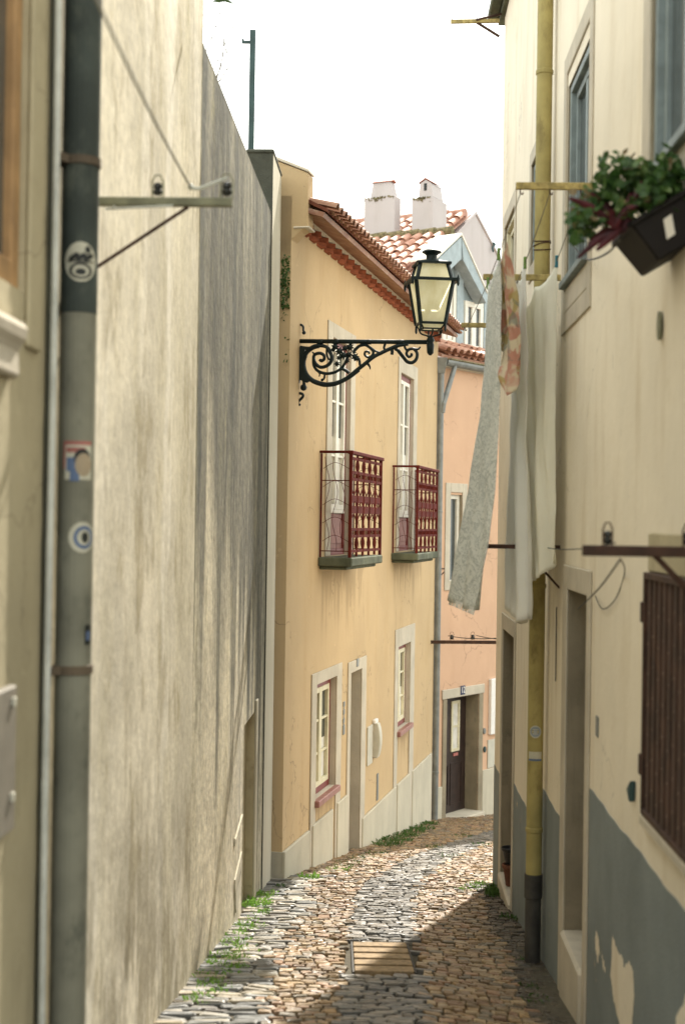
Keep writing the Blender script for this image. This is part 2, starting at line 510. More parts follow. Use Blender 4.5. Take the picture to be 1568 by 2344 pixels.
M['window_grey'] = simple('dull_blue_grey_paint', (0.20, 0.24, 0.24), 0.6, 0.15, grime=(0.12, 0.13, 0.12), gamt=0.4)
M['mustard'] = simple('mustard_paint', (0.33, 0.275, 0.105), 0.6, 0.14, vscale=4, grime=(0.17, 0.13, 0.05), gamt=0.75, spec=0.2)
M['pipe_black'] = simple('sooty_cast_iron', (0.045, 0.042, 0.036), 0.7, 0.3)
M['zinc'] = simple('weathered_zinc', (0.19, 0.20, 0.19), 0.5, 0.15, metal=0.2, grime=(0.10, 0.11, 0.10))
M['pipe_green'] = simple('dark_green_pipe_paint', (0.052, 0.062, 0.055), 0.75, 0.2, vscale=4, grime=(0.13, 0.14, 0.11), gamt=0.55, spec=0.15)
M['pipe_beige'] = simple('grey_beige_pipe_paint', (0.20, 0.195, 0.15), 0.75, 0.16, vscale=4, grime=(0.07, 0.075, 0.06), gamt=0.75, spec=0.15)
M['cable_white'] = simple('chalky_white_conduit', (0.52, 0.53, 0.48), 0.6, 0.15, grime=(0.2, 0.22, 0.2))
M['ochre_wood'] = simple('ochre_varnished_wood', (0.36, 0.215, 0.095), 0.6, 0.25, vscale=5, grime=(0.08, 0.05, 0.03), gamt=0.5)
M['door_wood'] = simple('dark_brown_door_paint', (0.030, 0.018, 0.014), 0.5, 0.25)
M['concrete'] = plaster('mossy_concrete', (0.075, 0.078, 0.062), 0.35, (0.018, 0.02, 0.017), 0.9, 0.5, 0.5, 3.0, seed=31)
M['rod'] = simple('lichened_yellow_rod', (0.33, 0.26, 0.10), 0.8, 0.3, vscale=30, grime=(0.14, 0.11, 0.05))
M['pole'] = simple('green_painted_post', (0.030, 0.060, 0.060), 0.6, 0.2)
M['plastic_black'] = simple('black_plastic', (0.010, 0.008, 0.007), 0.6, 0.2, spec=0.15, bump=0.05)
M['plastic_grey'] = simple('pale_grey_plastic', (0.48, 0.46, 0.38), 0.5, 0.06)
M['paper'] = simple('paper_label', (0.62, 0.58, 0.50), 0.8, 0.06)
M['bracket_olive'] = simple('olive_grey_galvanised_steel', (0.20, 0.20, 0.13), 0.55, 0.25, metal=0.2, vscale=12, grime=(0.1, 0.1, 0.07))
M['porcelain'] = simple('black_glazed_porcelain', (0.012, 0.014, 0.014), 0.25, 0.1, spec=0.5)
M['cord'] = simple('grey_cord', (0.25, 0.24, 0.20), 0.8, 0.1)
M['wire'] = simple('dark_cable_rubber', (0.05, 0.05, 0.045), 0.7, 0.1)
M['slat'] = simple('weathered_timber_slat', (0.27, 0.19, 0.105), 0.8, 0.3, vscale=20, grime=(0.10, 0.085, 0.06), gamt=0.7)
M['soil'] = simple('street_grit', (0.075, 0.064, 0.044), 0.95, 0.3, bump=0.6, vscale=25, grime=(0.05, 0.06, 0.025), gamt=0.7)
M['pot'] = simple('old_terracotta_pot', (0.14, 0.055, 0.03), 0.75, 0.3)
M['pot_dark'] = simple('black_pot', (0.02, 0.02, 0.02), 0.5, 0.2)
M['navy'] = simple('navy_enamel', (0.02, 0.025, 0.07), 0.35, 0.1)
M['white_enamel'] = simple('white_enamel', (0.72, 0.70, 0.66), 0.4, 0.04)
M['sticker_blue'] = simple('blue_print', (0.10, 0.145, 0.25), 0.6, 0.15)
M['sticker_red'] = simple('red_print', (0.36, 0.13, 0.11), 0.6, 0.15)
M['sticker_pale'] = simple('pale_sticker_vinyl', (0.50, 0.48, 0.38), 0.6, 0.12, grime=(0.3, 0.3, 0.25))
M['sticker_tan'] = simple('tan_print', (0.34, 0.27, 0.18), 0.6, 0.15)
M['sticker_black'] = simple('black_print', (0.02, 0.022, 0.02), 0.6, 0.1)

def glass_mat(name, c=(0.05, 0.06, 0.06)):
    t = Nt(name)
    col = t.mix(t.noise(2, 3), sc3(c, 0.6), sc3(c, 1.6))
    t.bump(t.noise(3, 2), 0.04, 0.02)
    return t.out(col, 0.08, 0.6)
M['glass'] = glass_mat('window_glass')

def lamp_glass():
    t = Nt('yellowed_frosted_glass')
    n = t.ramp(t.noise(9, 5, 0.6, t.mapped((1, 1, 0.5))), 0.3, 0.75)
    col = t.mix(n, (0.90, 0.88, 0.72), (0.78, 0.74, 0.52))
    dirt = t.ramp(t.noise(24, 5, 0.7), 0.62, 0.74)
    col = t.mix(t.math('MULTIPLY', dirt, 0.5), col, (0.30, 0.27, 0.08))
    tr = t.n.new('ShaderNodeBsdfTranslucent')
    t.lk(col, tr.inputs['Color'])
    t.out(col, 0.3, 0.4)
    mx = t.n.new('ShaderNodeMixShader')
    mx.inputs['Fac'].default_value = 0.62
    t.lk(t.bsdf.outputs[0], mx.inputs[1]); t.lk(tr.outputs[0], mx.inputs[2])
    t.lk(mx.outputs[0], t.n['Material Output'].inputs['Surface'])
    return t.mat
M['lamp_glass'] = lamp_glass()

def cloth_mat(name, c, pattern=None):
    t = Nt(name)
    col = t.mix(t.noise(6, 3), sc3(c, 0.94), sc3(c, 1.05))
    if pattern: col = pattern(t, col)
    t.bump(t.noise(160, 2), 0.12, 0.003)
    tr = t.n.new('ShaderNodeBsdfTranslucent')
    t.lk(col, tr.inputs['Color'])
    t.out(col, 0.95, 0.1)
    mx = t.n.new('ShaderNodeMixShader')
    mx.inputs['Fac'].default_value = 0.42
    t.lk(t.bsdf.outputs[0], mx.inputs[1]); t.lk(tr.outputs[0], mx.inputs[2])
    t.lk(mx.outputs[0], t.n['Material Output'].inputs['Surface'])
    return t.mat
def pat_scroll(t, col):
    a = t.noise(11, 5, 0.62, dist=2.2)
    line = t.ramp(t.math('ABSOLUTE', t.math('SUBTRACT', a, 0.5)), 0.05, 0.005)
    col = t.mix(t.math('MULTIPLY', line, 0.5), col, (0.30, 0.34, 0.32))
    b = t.ramp(t.noise(30, 4), 0.5, 0.7)
    return t.mix(t.math('MULTIPLY', b, 0.12), col, (0.30, 0.33, 0.30))
def pat_scarf(t, col):
    a = t.ramp(t.noise(7, 3, 0.5, dist=1.0), 0.46, 0.56)
    col = t.mix(t.math('MULTIPLY', a, 0.75), col, (0.58, 0.24, 0.18))
    b = t.ramp(t.noise(6, 3, 0.5, t.mapped(loc=(5, 2, 8)), 1.0), 0.5, 0.6)
    col = t.mix(t.math('MULTIPLY', b, 0.75), col, (0.48, 0.38, 0.13))
    c = t.ramp(t.noise(8, 3, 0.5, t.mapped(loc=(1, 9, 3)), 1.0), 0.57, 0.64)
    return t.mix(t.math('MULTIPLY', c, 0.6), col, (0.22, 0.27, 0.24))
M['towel'] = cloth_mat('scroll_printed_cotton', (0.86, 0.87, 0.83), pat_scroll)
M['scarf'] = cloth_mat('floral_print_cotton', (0.74, 0.66, 0.50), pat_scarf)
M['sheet_white'] = cloth_mat('white_cotton', (0.88, 0.87, 0.82))
M['sheet_cream'] = cloth_mat('cream_cotton', (0.88, 0.86, 0.75))

def leaf_mat(name, c, c2, rough=0.5):
    t = Nt(name)
    col = t.mix(t.ramp(t.noise(22, 3), 0.3, 0.7), c, c2)
    tr = t.n.new('ShaderNodeBsdfTranslucent')
    t.lk(col, tr.inputs['Color'])
    t.out(col, rough, 0.4)
    mx = t.n.new('ShaderNodeMixShader')
    mx.inputs['Fac'].default_value = 0.3
    t.lk(t.bsdf.outputs[0], mx.inputs[1]); t.lk(tr.outputs[0], mx.inputs[2])
    t.lk(mx.outputs[0], t.n['Material Output'].inputs['Surface'])
    return t.mat
M['leaf'] = leaf_mat('scalloped_leaf', (0.022, 0.062, 0.014), (0.065, 0.135, 0.028))
M['leaf_red'] = leaf_mat('burgundy_leaf', (0.035, 0.007, 0.010), (0.12, 0.012, 0.022))
M['weed'] = leaf_mat('weed_leaf', (0.13, 0.28, 0.04), (0.24, 0.40, 0.08))
M['weed_dark'] = leaf_mat('dark_weed_leaf', (0.04, 0.085, 0.018), (0.075, 0.14, 0.03))
M['twig'] = simple('bare_twig', (0.16, 0.14, 0.12), 0.9, 0.2)

def cobble_mat():
    t = Nt('worn_cobblestone')
    a = t.n.new('ShaderNodeAttribute')
    a.attribute_name = 'tint'
    n = t.noise(24, 6, 0.7)
    col = t.mix(0.55, a.outputs['Color'], t.mix(n, (0.2, 0.2, 0.2), (1.5, 1.45, 1.35)), 'MULTIPLY')
    col = t.mix(t.math('MULTIPLY', t.ramp(t.noise(7, 6, 0.7), 0.55, 0.75), 0.5), col, (0.10, 0.085, 0.06))
    t.bump(t.math('ADD', t.noise(30, 5), t.math('MULTIPLY', t.noise(130, 3), 0.3)), 0.5, 0.012)
    return t.out(col, t.ramp(t.noise(12, 4), 0.3, 0.7, 0.28, 0.6), 0.4)
M['cobble'] = cobble_mat()

# ------------------------------------------------------------------ frames of the four street fronts
FL = Frame((-1.239, 0), (0.03765, 1))                 # left wall
FR = Frame((1.176, 0), (0.0284, 1), -1)               # right wall
_a, _b = at(645, 2008, 14.7), at(985, 1885, 24.0)
FY = Frame((_a.x, _a.y), (_b.x - _a.x, _b.y - _a.y))  # yellow house
_c = at(989, 1885, 24.25)
FP = Frame((_c.x, _c.y), (0.59, 0.80))                # salmon house
YU = (_b - _a).length

# ------------------------------------------------------------------ street
mb = MB()
mb.grid(lambda s, t: (lambda X, Y: V((X, Y, g(X, Y) - 0.016)))(-60 + 120 * s, -20 + 140 * t), 120, 140)
o = mb.build('ground', M['soil'], base=V((0, 0, 0)))
o['kind'] = 'structure'

def lerp3(a, b, t): return tuple(a[i] + (b[i] - a[i]) * t for i in range(3))
mb = MB()
rnd = random.Random(3)
TINTS = [(0.34, 0.22, 0.105), (0.27, 0.18, 0.09), (0.38, 0.275, 0.155), (0.22, 0.145, 0.08), (0.32, 0.19, 0.11), (0.17, 0.14, 0.095)]
GREYS = [(0.135, 0.13, 0.12), (0.185, 0.18, 0.165), (0.105, 0.105, 0.10), (0.22, 0.205, 0.18)]
PALES = [(0.34, 0.32, 0.27), (0.18, 0.185, 0.175), (0.12, 0.125, 0.125), (0.38, 0.33, 0.24), (0.22, 0.23, 0.23)]
def stone(mb, x0, x1, y0, y1, col, dome=0.012, lift=0.0):
    cx, cy = (x0 + x1) / 2, (y0 + y1) / 2
    tx, ty = rnd.gauss(0, 0.045), rnd.gauss(0, 0.05)
    h = rnd.gauss(0, 0.004) + lift
    def p(x, y, dz):
        return V((x, y, g(x, y) + dz + h + (x - cx) * tx + (y - cy) * ty))
    w, l = (x1 - x0), (y1 - y0)
    n = 8
    ph = [i * 2 * math.pi / n + math.pi / n for i in range(n)]
    def sup(a, sx, sy):
        c, s = math.cos(a), math.sin(a)
        e = 0.24
        return (cx + sx * math.copysign(abs(c) ** e, c), cy + sy * math.copysign(abs(s) ** e, s))
    jit = [rnd.uniform(0.88, 1.07) for _ in ph]
    lo = [p(*sup(a, w * 0.5 * j, l * 0.5 * j), -0.05) for a, j in zip(ph, jit)]
    mi = [p(*sup(a, w * 0.492 * j, l * 0.492 * j), -0.004) for a, j in zip(ph, jit)]
    hi = [p(*sup(a, w * 0.43 * j, l * 0.43 * j), dome * 0.8 + rnd.gauss(0, 0.0022)) for a, j in zip(ph, jit)]
    top = p(cx, cy, dome)
    mb.col = col
    fs = []
    for i in range(n):
        j = (i + 1) % n
        fs += [(i, j, n + j, n + i), (n + i, n + j, 2 * n + j, 2 * n + i), (2 * n + i, 2 * n + j, 3 * n)]
    mb.add(lo + mi + hi + [top], fs)
def left_edge(y):
    if y < 14.6: return -1.239 + 0.03765 * y - 0.02
    t = (y - FY.o.y) / FY.u.y
    return FY.o.x + FY.u.x * t - 0.05
def right_edge(y):
    if y < 14.7: return 1.176 + 0.0284 * y + 0.05
    return min(1.6 + (y - 14.7) * 1.4, 4.2)
g0, g1 = ground_at(810, 2226), ground_at(945, 2160)
GR = (ground_at(808, 2226).x, ground_at(952, 2226).x, ground_at(810, 2228).y, ground_at(810, 2158).y)
y = 5.9
while y < 27:
    dy = rnd.uniform(0.06, 0.095)
    bend = max(0, y - 13.5) * 0.05
    mid0 = 0.02 + 0.031 * (y - 8.3) + max(0, y - 13) ** 1.6 * 0.06
    mid1 = mid0 + 0.46
    x = left_edge(y)
    slabs_to = x + 0.42 + 0.05 * math.sin(y * 1.7) if y < 15 else x
    while x < right_edge(y):
        if x < slabs_to:
            w = rnd.uniform(0.13, 0.26); col = rnd.choice(PALES)
        elif mid0 - 0.04 < x < mid1:
            w = rnd.uniform(0.09, 0.17); col = rnd.choice(GREYS)
        else:
            w = rnd.uniform(0.06, 0.115); col = rnd.choice(TINTS)
        col = lerp3(col, rnd.choice(TINTS + GREYS), rnd.uniform(0, 0.2))
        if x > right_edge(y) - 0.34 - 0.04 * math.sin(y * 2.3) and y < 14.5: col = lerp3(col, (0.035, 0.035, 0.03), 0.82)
        xc = x + w / 2
        off = bend * (xc - left_edge(y)) * 0.2
        wob = 0.03 * math.sin(xc * 3.1 + y)
        if not (GR[0] - 0.05 < xc < GR[1] + 0.05 and GR[2] - 0.07 < y + dy / 2 < GR[3] + 0.07):
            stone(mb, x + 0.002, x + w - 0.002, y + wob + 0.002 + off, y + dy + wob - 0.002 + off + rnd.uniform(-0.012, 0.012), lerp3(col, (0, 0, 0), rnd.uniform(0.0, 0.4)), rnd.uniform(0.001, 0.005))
        x += w
    y += dy
o = mb.build('street', M['cobble'], base=V((0, 10, g(0, 10))))
o['kind'] = 'structure'

# drain grate of timber slats in the middle strip
c0 = V(((GR[0] + GR[1]) / 2, (GR[2] + GR[3]) / 2, 0))
c0.z = g(c0.x, c0.y)
gt = thing('drain_cover', 'slatted drain cover set into the grey middle strip of the street', 'drain cover', c0)
def gp(x, y, dz): return V((x, y, g(x, y) + dz))
sl = MB()
ny = 5
for i in range(ny):
    ya = GR[2] + (GR[3] - GR[2]) * (i + 0.06) / ny
    yb = GR[2] + (GR[3] - GR[2]) * (i + 0.78) / ny
    s_ = MB()
    x0, x1 = GR[0] + 0.012, GR[1] - 0.012
    s_.hexa([gp(x0, ya, -0.03), gp(x1, ya, -0.03), gp(x1, yb, -0.03), gp(x0, yb, -0.03), gp(x0, ya, 0.012), gp(x1, ya, 0.012), gp(x1, yb, 0.012), gp(x0, yb, 0.012)])
    s_.build('slat', M['slat'], gt, bevel=0.004)
fr = MB()
for xa, xb in ((GR[0] - 0.004, GR[0] + 0.008), (GR[1] - 0.008, GR[1] + 0.004)):
    fr.hexa([gp(xa, GR[2], -0.05), gp(xb, GR[2], -0.05), gp(xb, GR[3], -0.05), gp(xa, GR[3], -0.05), gp(xa, GR[2], 0.004), gp(xb, GR[2], 0.004), gp(xb, GR[3], 0.004), gp(xa, GR[3], 0.004)])
fr.build('frame', M['pipe_black'], gt)

# ------------------------------------------------------------------ left side
def left_near():
    t = thing('corner_house', 'blotchy ochre grey house at the left edge with an ochre window frame', 'house', FL.P(4.9, 0, g(-1, 4.9)))
    m = MB()
    u1 = FL.uu(150, 1172)
    ju = FL.uu(62, 300)
    zs = FL.zz(40, 660)
    facade(m, FL, 2.4, u1, -3, 4.6, [(ju - 0.7, ju, zs, 3.8)], 0.07)
    shell(m, FL, 2.4, u1, -5, -3, 4.6)
    m.build('wall', M['near_left'], t)
    w = MB()
    ring(w, FL, ju - 0.7, ju - 0.002, zs + 0.002, 3.798, 0.09, -0.066, -0.02)
    fr_ = w.build('window', M['ochre_wood'], t, bevel=0.006)
    p = MB(); p.box(FL, ju - 0.61, ju - 0.09, -0.06, -0.05, zs + 0.09, 3.7)
    p.build('pane', M['glass'], fr_)
    s = MB()
    ring(s, FL, ju - 0.88, ju + 0.17, zs - 0.18, 3.97, 0.17, 0, 0.018, False)
    s.build('window_surround', M['near_left'], t, bevel=0.01)
    b = MB()
    ua, ub = ju - 0.9, FL.uu(22, 800)
    za, zb = FL.zz(20, 740), FL.zz(20, 870)
    prof = [(0.0, zb), (0.035, zb + 0.01), (0.03, zb + 0.09), (0.04, zb + 0.11), (0.055, zb + 0.13), (0.06, za - 0.02), (0.05, za), (0.0, za + 0.025)]
    poly = [FL.P(ua, n, z) for n, z in prof]
    b.prism(poly, FL.u * (ub - ua))
    b.build('sill', M['stone'], t, bevel=0.008)
    return t
left_near()

ub = MB()
u0, u1 = FL.uu(-60, 1700), FL.uu(16, 1700)
ub.box(FL, u0, u1, 0, 0.03, FL.zz(36, 1880), FL.zz(36, 1560))
o = thing('utility_box', 'flat grey meter cupboard on the ochre grey house wall', 'meter cupboard', FL.P(u1, 0.05, FL.zz(36, 1880)))
ub.build('cover', simple('dusty_grey_sheet_metal', (0.20, 0.18, 0.145), 0.6, 0.12), o, bevel=0.006)
for yy in (1605, 1820):
    hb = MB()
    z = FL.zz(10, yy)
    hb.box(FL, u1 - 0.07, u1 - 0.045, 0.03, 0.042, z - 0.015, z + 0.015)
    hb.build('latch', M['plastic_grey'], o, bevel=0.003)

def tall_house():
    t = thing('plaster_house', 'tall windowless house of rain streaked pale plaster beside the drainpipe', 'house', FL.P(7.4, 0, g(-1, 7.4)))
    m = MB()
    u0, u1 = FL.uu(150, 1172) + 0.002, FL.uu(455, 700)
    m.mi = 0
    n = 14
    m.grid(lambda s, q: FL.P(u0 + (u1 - u0) * s, 0.008 * math.sin(9 * s) * math.sin(5 * q + 1), -3 + 8.2 * q), n, 20)
    shell(m, FL, u0, u1, -5, -3, 5.2)
    m.build('wall', M['tall'], t)
    return u1
UG0 = tall_house() + 0.002

UG1 = FL.uu(613, 1000)
def garden_wall():
    t = thing('garden_wall', 'soot streaked grey garden wall between the tall plaster house and the pier', 'wall', FL.P(11, 0, g(-.8, 11)))
    m = MB()
    zt = FL.zz(540, 290)
    ra, rb = FL.uu(556, 1850), FL.uu(580, 1850)
    zr = FL.zz(568, 1650)
    ops = [(ra, rb, -4, zr, 0.07)]
    facade(m, FL, UG0, UG1, -4, zt, ops, 0.07, 0, 1)
    shell(m, FL, UG0, UG1, -0.32, -4, zt)
    m.build('wall', [M['garden'], M['near_left']], t)
    c = MB()
    c.box(FL, UG0, UG1, -0.34, -0.003, zt, zt + 0.035)
    c.build('coping', M['garden'], t, bevel=0.01)
    # flaking render patches beside the blocked doorway
    p = MB()
    for (xa, ya, xb, yb) in ((536, 1870, 553, 1925), (537, 1950, 551, 2050), (538, 1985, 549, 2090)):
        ua, ub_ = FL.uu(xa, ya), FL.uu(xb, ya)
        z1, z0 = FL.zz(xb, ya), FL.zz(xa, yb)
        zm = z0 + (z1 - z0) * 0.25
        p.prism([FL.P(ua, -0.01, zm), FL.P(ua + 0.04, -0.01, z0), FL.P(ub_, -0.01, z0 + 0.1), FL.P(ub_, -0.01, z1), FL.P(ua, -0.01, z1 - 0.12)], FL.n * 0.022)
    p.build('render_patch', M['strip'], t)
    j = MB()
    j.box(FL, rb, rb + 0.14, 0, 0.02, -4, zr + 0.1)
    j.build('door_jamb', M['strip'], t, bevel=0.006)
garden_wall()

def pier():
    u0, u1 = UG1 + 0.002, 14.62
    zt = FL.zz(619, 338)
    t = thing('wall_pier', 'square mossy concrete pier with a pale side standing behind the sooty garden wall', 'pier', FL.P((u0 + u1) / 2, -0.1, -2))
    m = MB()
    w = 0.235
    m.mi = 1
    m.face(FL.P(u0, -w, -4), FL.P(u0, 0.012, -4), FL.P(u0, 0.012, zt), FL.P(u0, -w, zt))
    m.face(FL.P(u0, -w, zt), FL.P(u0, 0.012, zt), FL.P(u1, 0.012, zt), FL.P(u1, -w, zt))
    m.face(FL.P(u0, -w, -4), FL.P(u0, -w, zt), FL.P(u1, -w, zt), FL.P(u1, -w, -4))
    m.face(FL.P(u1, 0.012, -4), FL.P(u1, -w, -4), FL.P(u1, -w, zt), FL.P(u1, 0.012, zt))
    m.mi = 0
    n = 10
    m.grid(lambda s, q: FL.P(u0 + (u1 - u0) * s, 0.012, -4 + (zt + 4) * q), 6, 20)
    m.build('shaft', [M['strip'], M['concrete']], t)
    c = MB()
    c.box(FL, u0 - 0.015, u1, -w - 0.015, 0.02, zt, zt + 0.04)
    c.build('cap', M['concrete'], t, bevel=0.012)
    return u0, u1, zt
pu0, pu1, pzt = pier()

t_pole = at(575, 326, pu0 + 0.35)
pz = at(580, 68, t_pole.y).z
pm = MB()
pb = V((t_pole.x, t_pole.y, pzt + 0.03))
pt = V((at(579, 68, t_pole.y).x, t_pole.y, pz))
o = thing('iron_post', 'thin green iron post with a short side arm on the mossy pier', 'post', pb)
pm.bar(pb, pt, 0.055, 0.055, V((1, 0, 0)))
pm.build('post', M['pole'], o, bevel=0.004)
pa = MB()
za = at(570, 95, t_pole.y)
pa.bar(za + V((-0.065, 0, 0)), za + V((0.02, 0, 0)), 0.025, 0.025)
pa.bar(za + V((-0.06, 0, 0.03)), za + V((-0.06, 0, -0.01)), 0.02, 0.02)
pa.build('side_arm', M['pole'], o)

# branches of a bare bush peeping over the garden wall
def bush():
    base = at(425, 420, 12.6)
    m = MB()
    r2 = random.Random(5)
    def br(p, d, l, r, k):
        pts = [p]
        for i in range(5):
            d = (d + V((r2.uniform(-.25, .25), r2.uniform(-.25, .25), r2.uniform(-.15, .2)))).normalized()
            pts.append(pts[-1] + d * l / 5)
            if k > 0 and i > 1 and r2.random() < 0.8:
                br(pts[-1], (d + V((r2.uniform(-.9, .9), r2.uniform(-.9, .9), r2.uniform(-.4, .6)))).normalized(), l * 0.55, r * 0.55, k - 1)
        m.tube(pts, [r * 1.3, r * .9, r * .75, r * .6, r * .5, r * .35], 5)
    br(base, V((0.13, 0, 0.9)), 1.1, 0.011, 2)
    br(base, V((0.30, 0, 0.75)), 1.0, 0.008, 2)
    br(base, V((0.38, 0.1, 0.7)), 0.9, 0.007, 2)
    o = m.build('bare_bush', M['twig'], base=base)
    tag(o, 'leafless twigs showing over the top of the sooty garden wall', 'bush')
bush()

# big drainpipe on the joint of the two left houses
def big_pipe():
    xm, ym = 172, 1000
    u = FL.uu(172, 1000, 0.07)
    t = thing('drainpipe', 'fat drainpipe, dark green above and grey beige below, covered with stickers', 'drainpipe', FL.P(u, 0.07, g(-.9, u)))
    zc = FL.zz(165, 690, 0.12)
    m = MB(); m.lathe([(0.066, -2.2), (0.066, zc)], FL.P(u, 0.075, 0) , 24)
    m.build('lower_pipe', M['pipe_beige'], t, smooth=False)
    m = MB(); m.lathe([(0.067, zc + 0.001), (0.067, 5)], FL.P(u, 0.075, 0), 24)
    m.build('upper_pipe', M['pipe_green'], t)
    for yy in (330, 1540):
        z = FL.zz(165, yy, 0.1)
        c = MB(); c.lathe([(0.069, z - 0.016), (0.073, z - 0.015), (0.073, z + 0.015), (0.069, z + 0.016)], FL.P(u, 0.075, 0), 24)
        c.bar(FL.P(u - 0.12, 0.005, z), FL.P(u - 0.02, 0.07, z), 0.03, 0.012, V((0, 0, 1)))
        c.build('clamp', simple('dull_tan_clamp', (0.10, 0.075, 0.05), 0.8, 0.3, grime=(0.04, 0.035, 0.03)), t)
    w = MB()
    uc = FL.uu(129, 900, 0.05)
    w.tube([FL.P(uc, 0.035 + 0.003 * math.sin(k), -2.3 + k * 0.6) for k in range(19)], 0.012, 8)
    o = w.build('conduit', M['cable_white'], base=FL.P(uc, 0.035, -2.3))
    tag(o, 'thin chalky white conduit running up beside the fat drainpipe', 'conduit')
    r7 = random.Random(21)
    jm = MB(); k_ = 60
    lft = [(uc + 0.018 + 0.012 * r7.random(), -2.2 + i * 6.0 / k_) for i in range(k_)]
    rgt = [(u - 0.045 - 0.02 * r7.random() ** 2, -2.2 + i * 6.0 / k_) for i in range(k_)]
    for i in range(k_ - 1):
        jm.face(FL.P(lft[i][0], 0.004, lft[i][1]), FL.P(rgt[i][0], 0.004, rgt[i][1]), FL.P(rgt[i + 1][0], 0.004, rgt[i + 1][1]), FL.P(lft[i + 1][0], 0.004, lft[i + 1][1]))
    o = jm.build('damp_joint', M['concrete'], base=FL.P(uc, 0, -2.2)); tag(o, 'ragged dark mortar joint between the chalky conduit and the fat drainpipe', 'mortar joint')
    # stickers, wrapped round the pipe
    C = FL.P(u, 0.075, 0)
    # direction from the pipe towards the viewer
    d0 = math.atan2(EYE.y - C.y, EYE.x - C.x)
    def pp(a, z, r): return V((C.x + r * math.cos(d0 + a), C.y + r * math.sin(d0 + a), z))
    def disc(m, a0, z0, ra, rz=None, k=0.0, seg=20, ri=0.0):
        rz = rz or ra
        R = 0.0685 + k * 0.0004
        if ri == 0:
            m.add([pp(a0 + ra * f * math.cos(i * 2 * math.pi / seg) / R, z0 + rz * f * math.sin(i * 2 * math.pi / seg), R) for f in (1, 0.5) for i in range(seg)] + [pp(a0, z0, R)],
                  [(i, (i + 1) % seg, seg + (i + 1) % seg, seg + i) for i in range(seg)] + [(seg + i, seg + (i + 1) % seg, 2 * seg) for i in range(seg)])
        else:
            m.add([pp(a0 + ra * f * math.cos(i * 2 * math.pi / seg) / R, z0 + rz * f * math.sin(i * 2 * math.pi / seg), R) for f in (1, ri) for i in range(seg)],
                  [(i, (i + 1) % seg, seg + (i + 1) % seg, seg + i) for i in range(seg)])
    def rect(m, a0, a1, z0, z1, k=0.0):
        R = 0.0685 + k * 0.0004
        m.grid(lambda s, q: pp((a0 + (a1 - a0) * s) / R, z0 + (z1 - z0) * q, R), 8, 1)
    zz = lambda yy: FL.zz(172, yy, 0.14)
    mats = [M['sticker_pale'], M['sticker_black'], M['sticker_blue'], M['sticker_red'], M['sticker_tan']]
    m = MB(); z = zz(562)
    disc(m, 0.08, z, 0.062, 0.072)
    m.mi = 1
    disc(m, 0.08, z - 0.033, 0.044, 0.030, 1, 20, 0.72); disc(m, 0.08, z - 0.036, 0.020, 0.012, 1)
    for i in range(9): disc(m, -0.42 + 0.13 * i, z + 0.011 + 0.006 * (i % 3), 0.012, 0.010, 1 + 0.1 * i, 8)
    disc(m, 0.45, z + 0.045, 0.012, 0.014, 1, 8)
    rect(m, -0.045, 0.055, z - 0.002, z + 0.004, 2.5)
    o = m.build('round_sticker', mats); tag(o, 'round black and pale sticker high on the dark green pipe', 'sticker')
    m = MB(); z = zz(1060); m.mi = 0
    rect(m, -0.042, 0.06, z - 0.05, z + 0.085)
    m.mi = 3; rect(m, -0.048, 0.06, z + 0.075, z + 0.089, 1); rect(m, -0.048, -0.040, z - 0.01, z + 0.075, 1); rect(m, -0.036, 0.035, z + 0.048, z + 0.066, 1)
    m.mi = 2; rect(m, -0.035, 0.01, z - 0.02, z + 0.03, 1); rect(m, -0.022, 0.012, z - 0.055, z - 0.02, 1)
    m.mi = 1; disc(m, 0.34, z + 0.028, 0.032, 0.034, 2)
    m.mi = 4; disc(m, 0.40, z + 0.004, 0.032, 0.042, 3)
    o = m.build('poster_sticker', mats); tag(o, 'torn red, blue and tan sticker halfway up the grey beige pipe', 'sticker')
    m = MB(); z = zz(1232); m.mi = 0
    disc(m, 0.42, z, 0.052, 0.056)
    m.mi = 2; disc(m, 0.50, z, 0.040, 0.042, 1, 20, 0.68)
    m.mi = 1; disc(m, 0.55, z, 0.014, 0.020, 1)
    o = m.build('round_sticker', mats); tag(o, 'round white sticker with a blue ring on the grey beige pipe', 'sticker')
    m = MB(); z = zz(1465); m.mi = 1
    rect(m, 0.044, 0.075, z - 0.036, z + 0.036); m.mi = 2; rect(m, 0.050, 0.07, z - 0.02, z + 0.012, 1)
    o = m.build('small_sticker', mats); tag(o, 'small black and blue sticker on the lower grey beige pipe', 'sticker')
big_pipe()

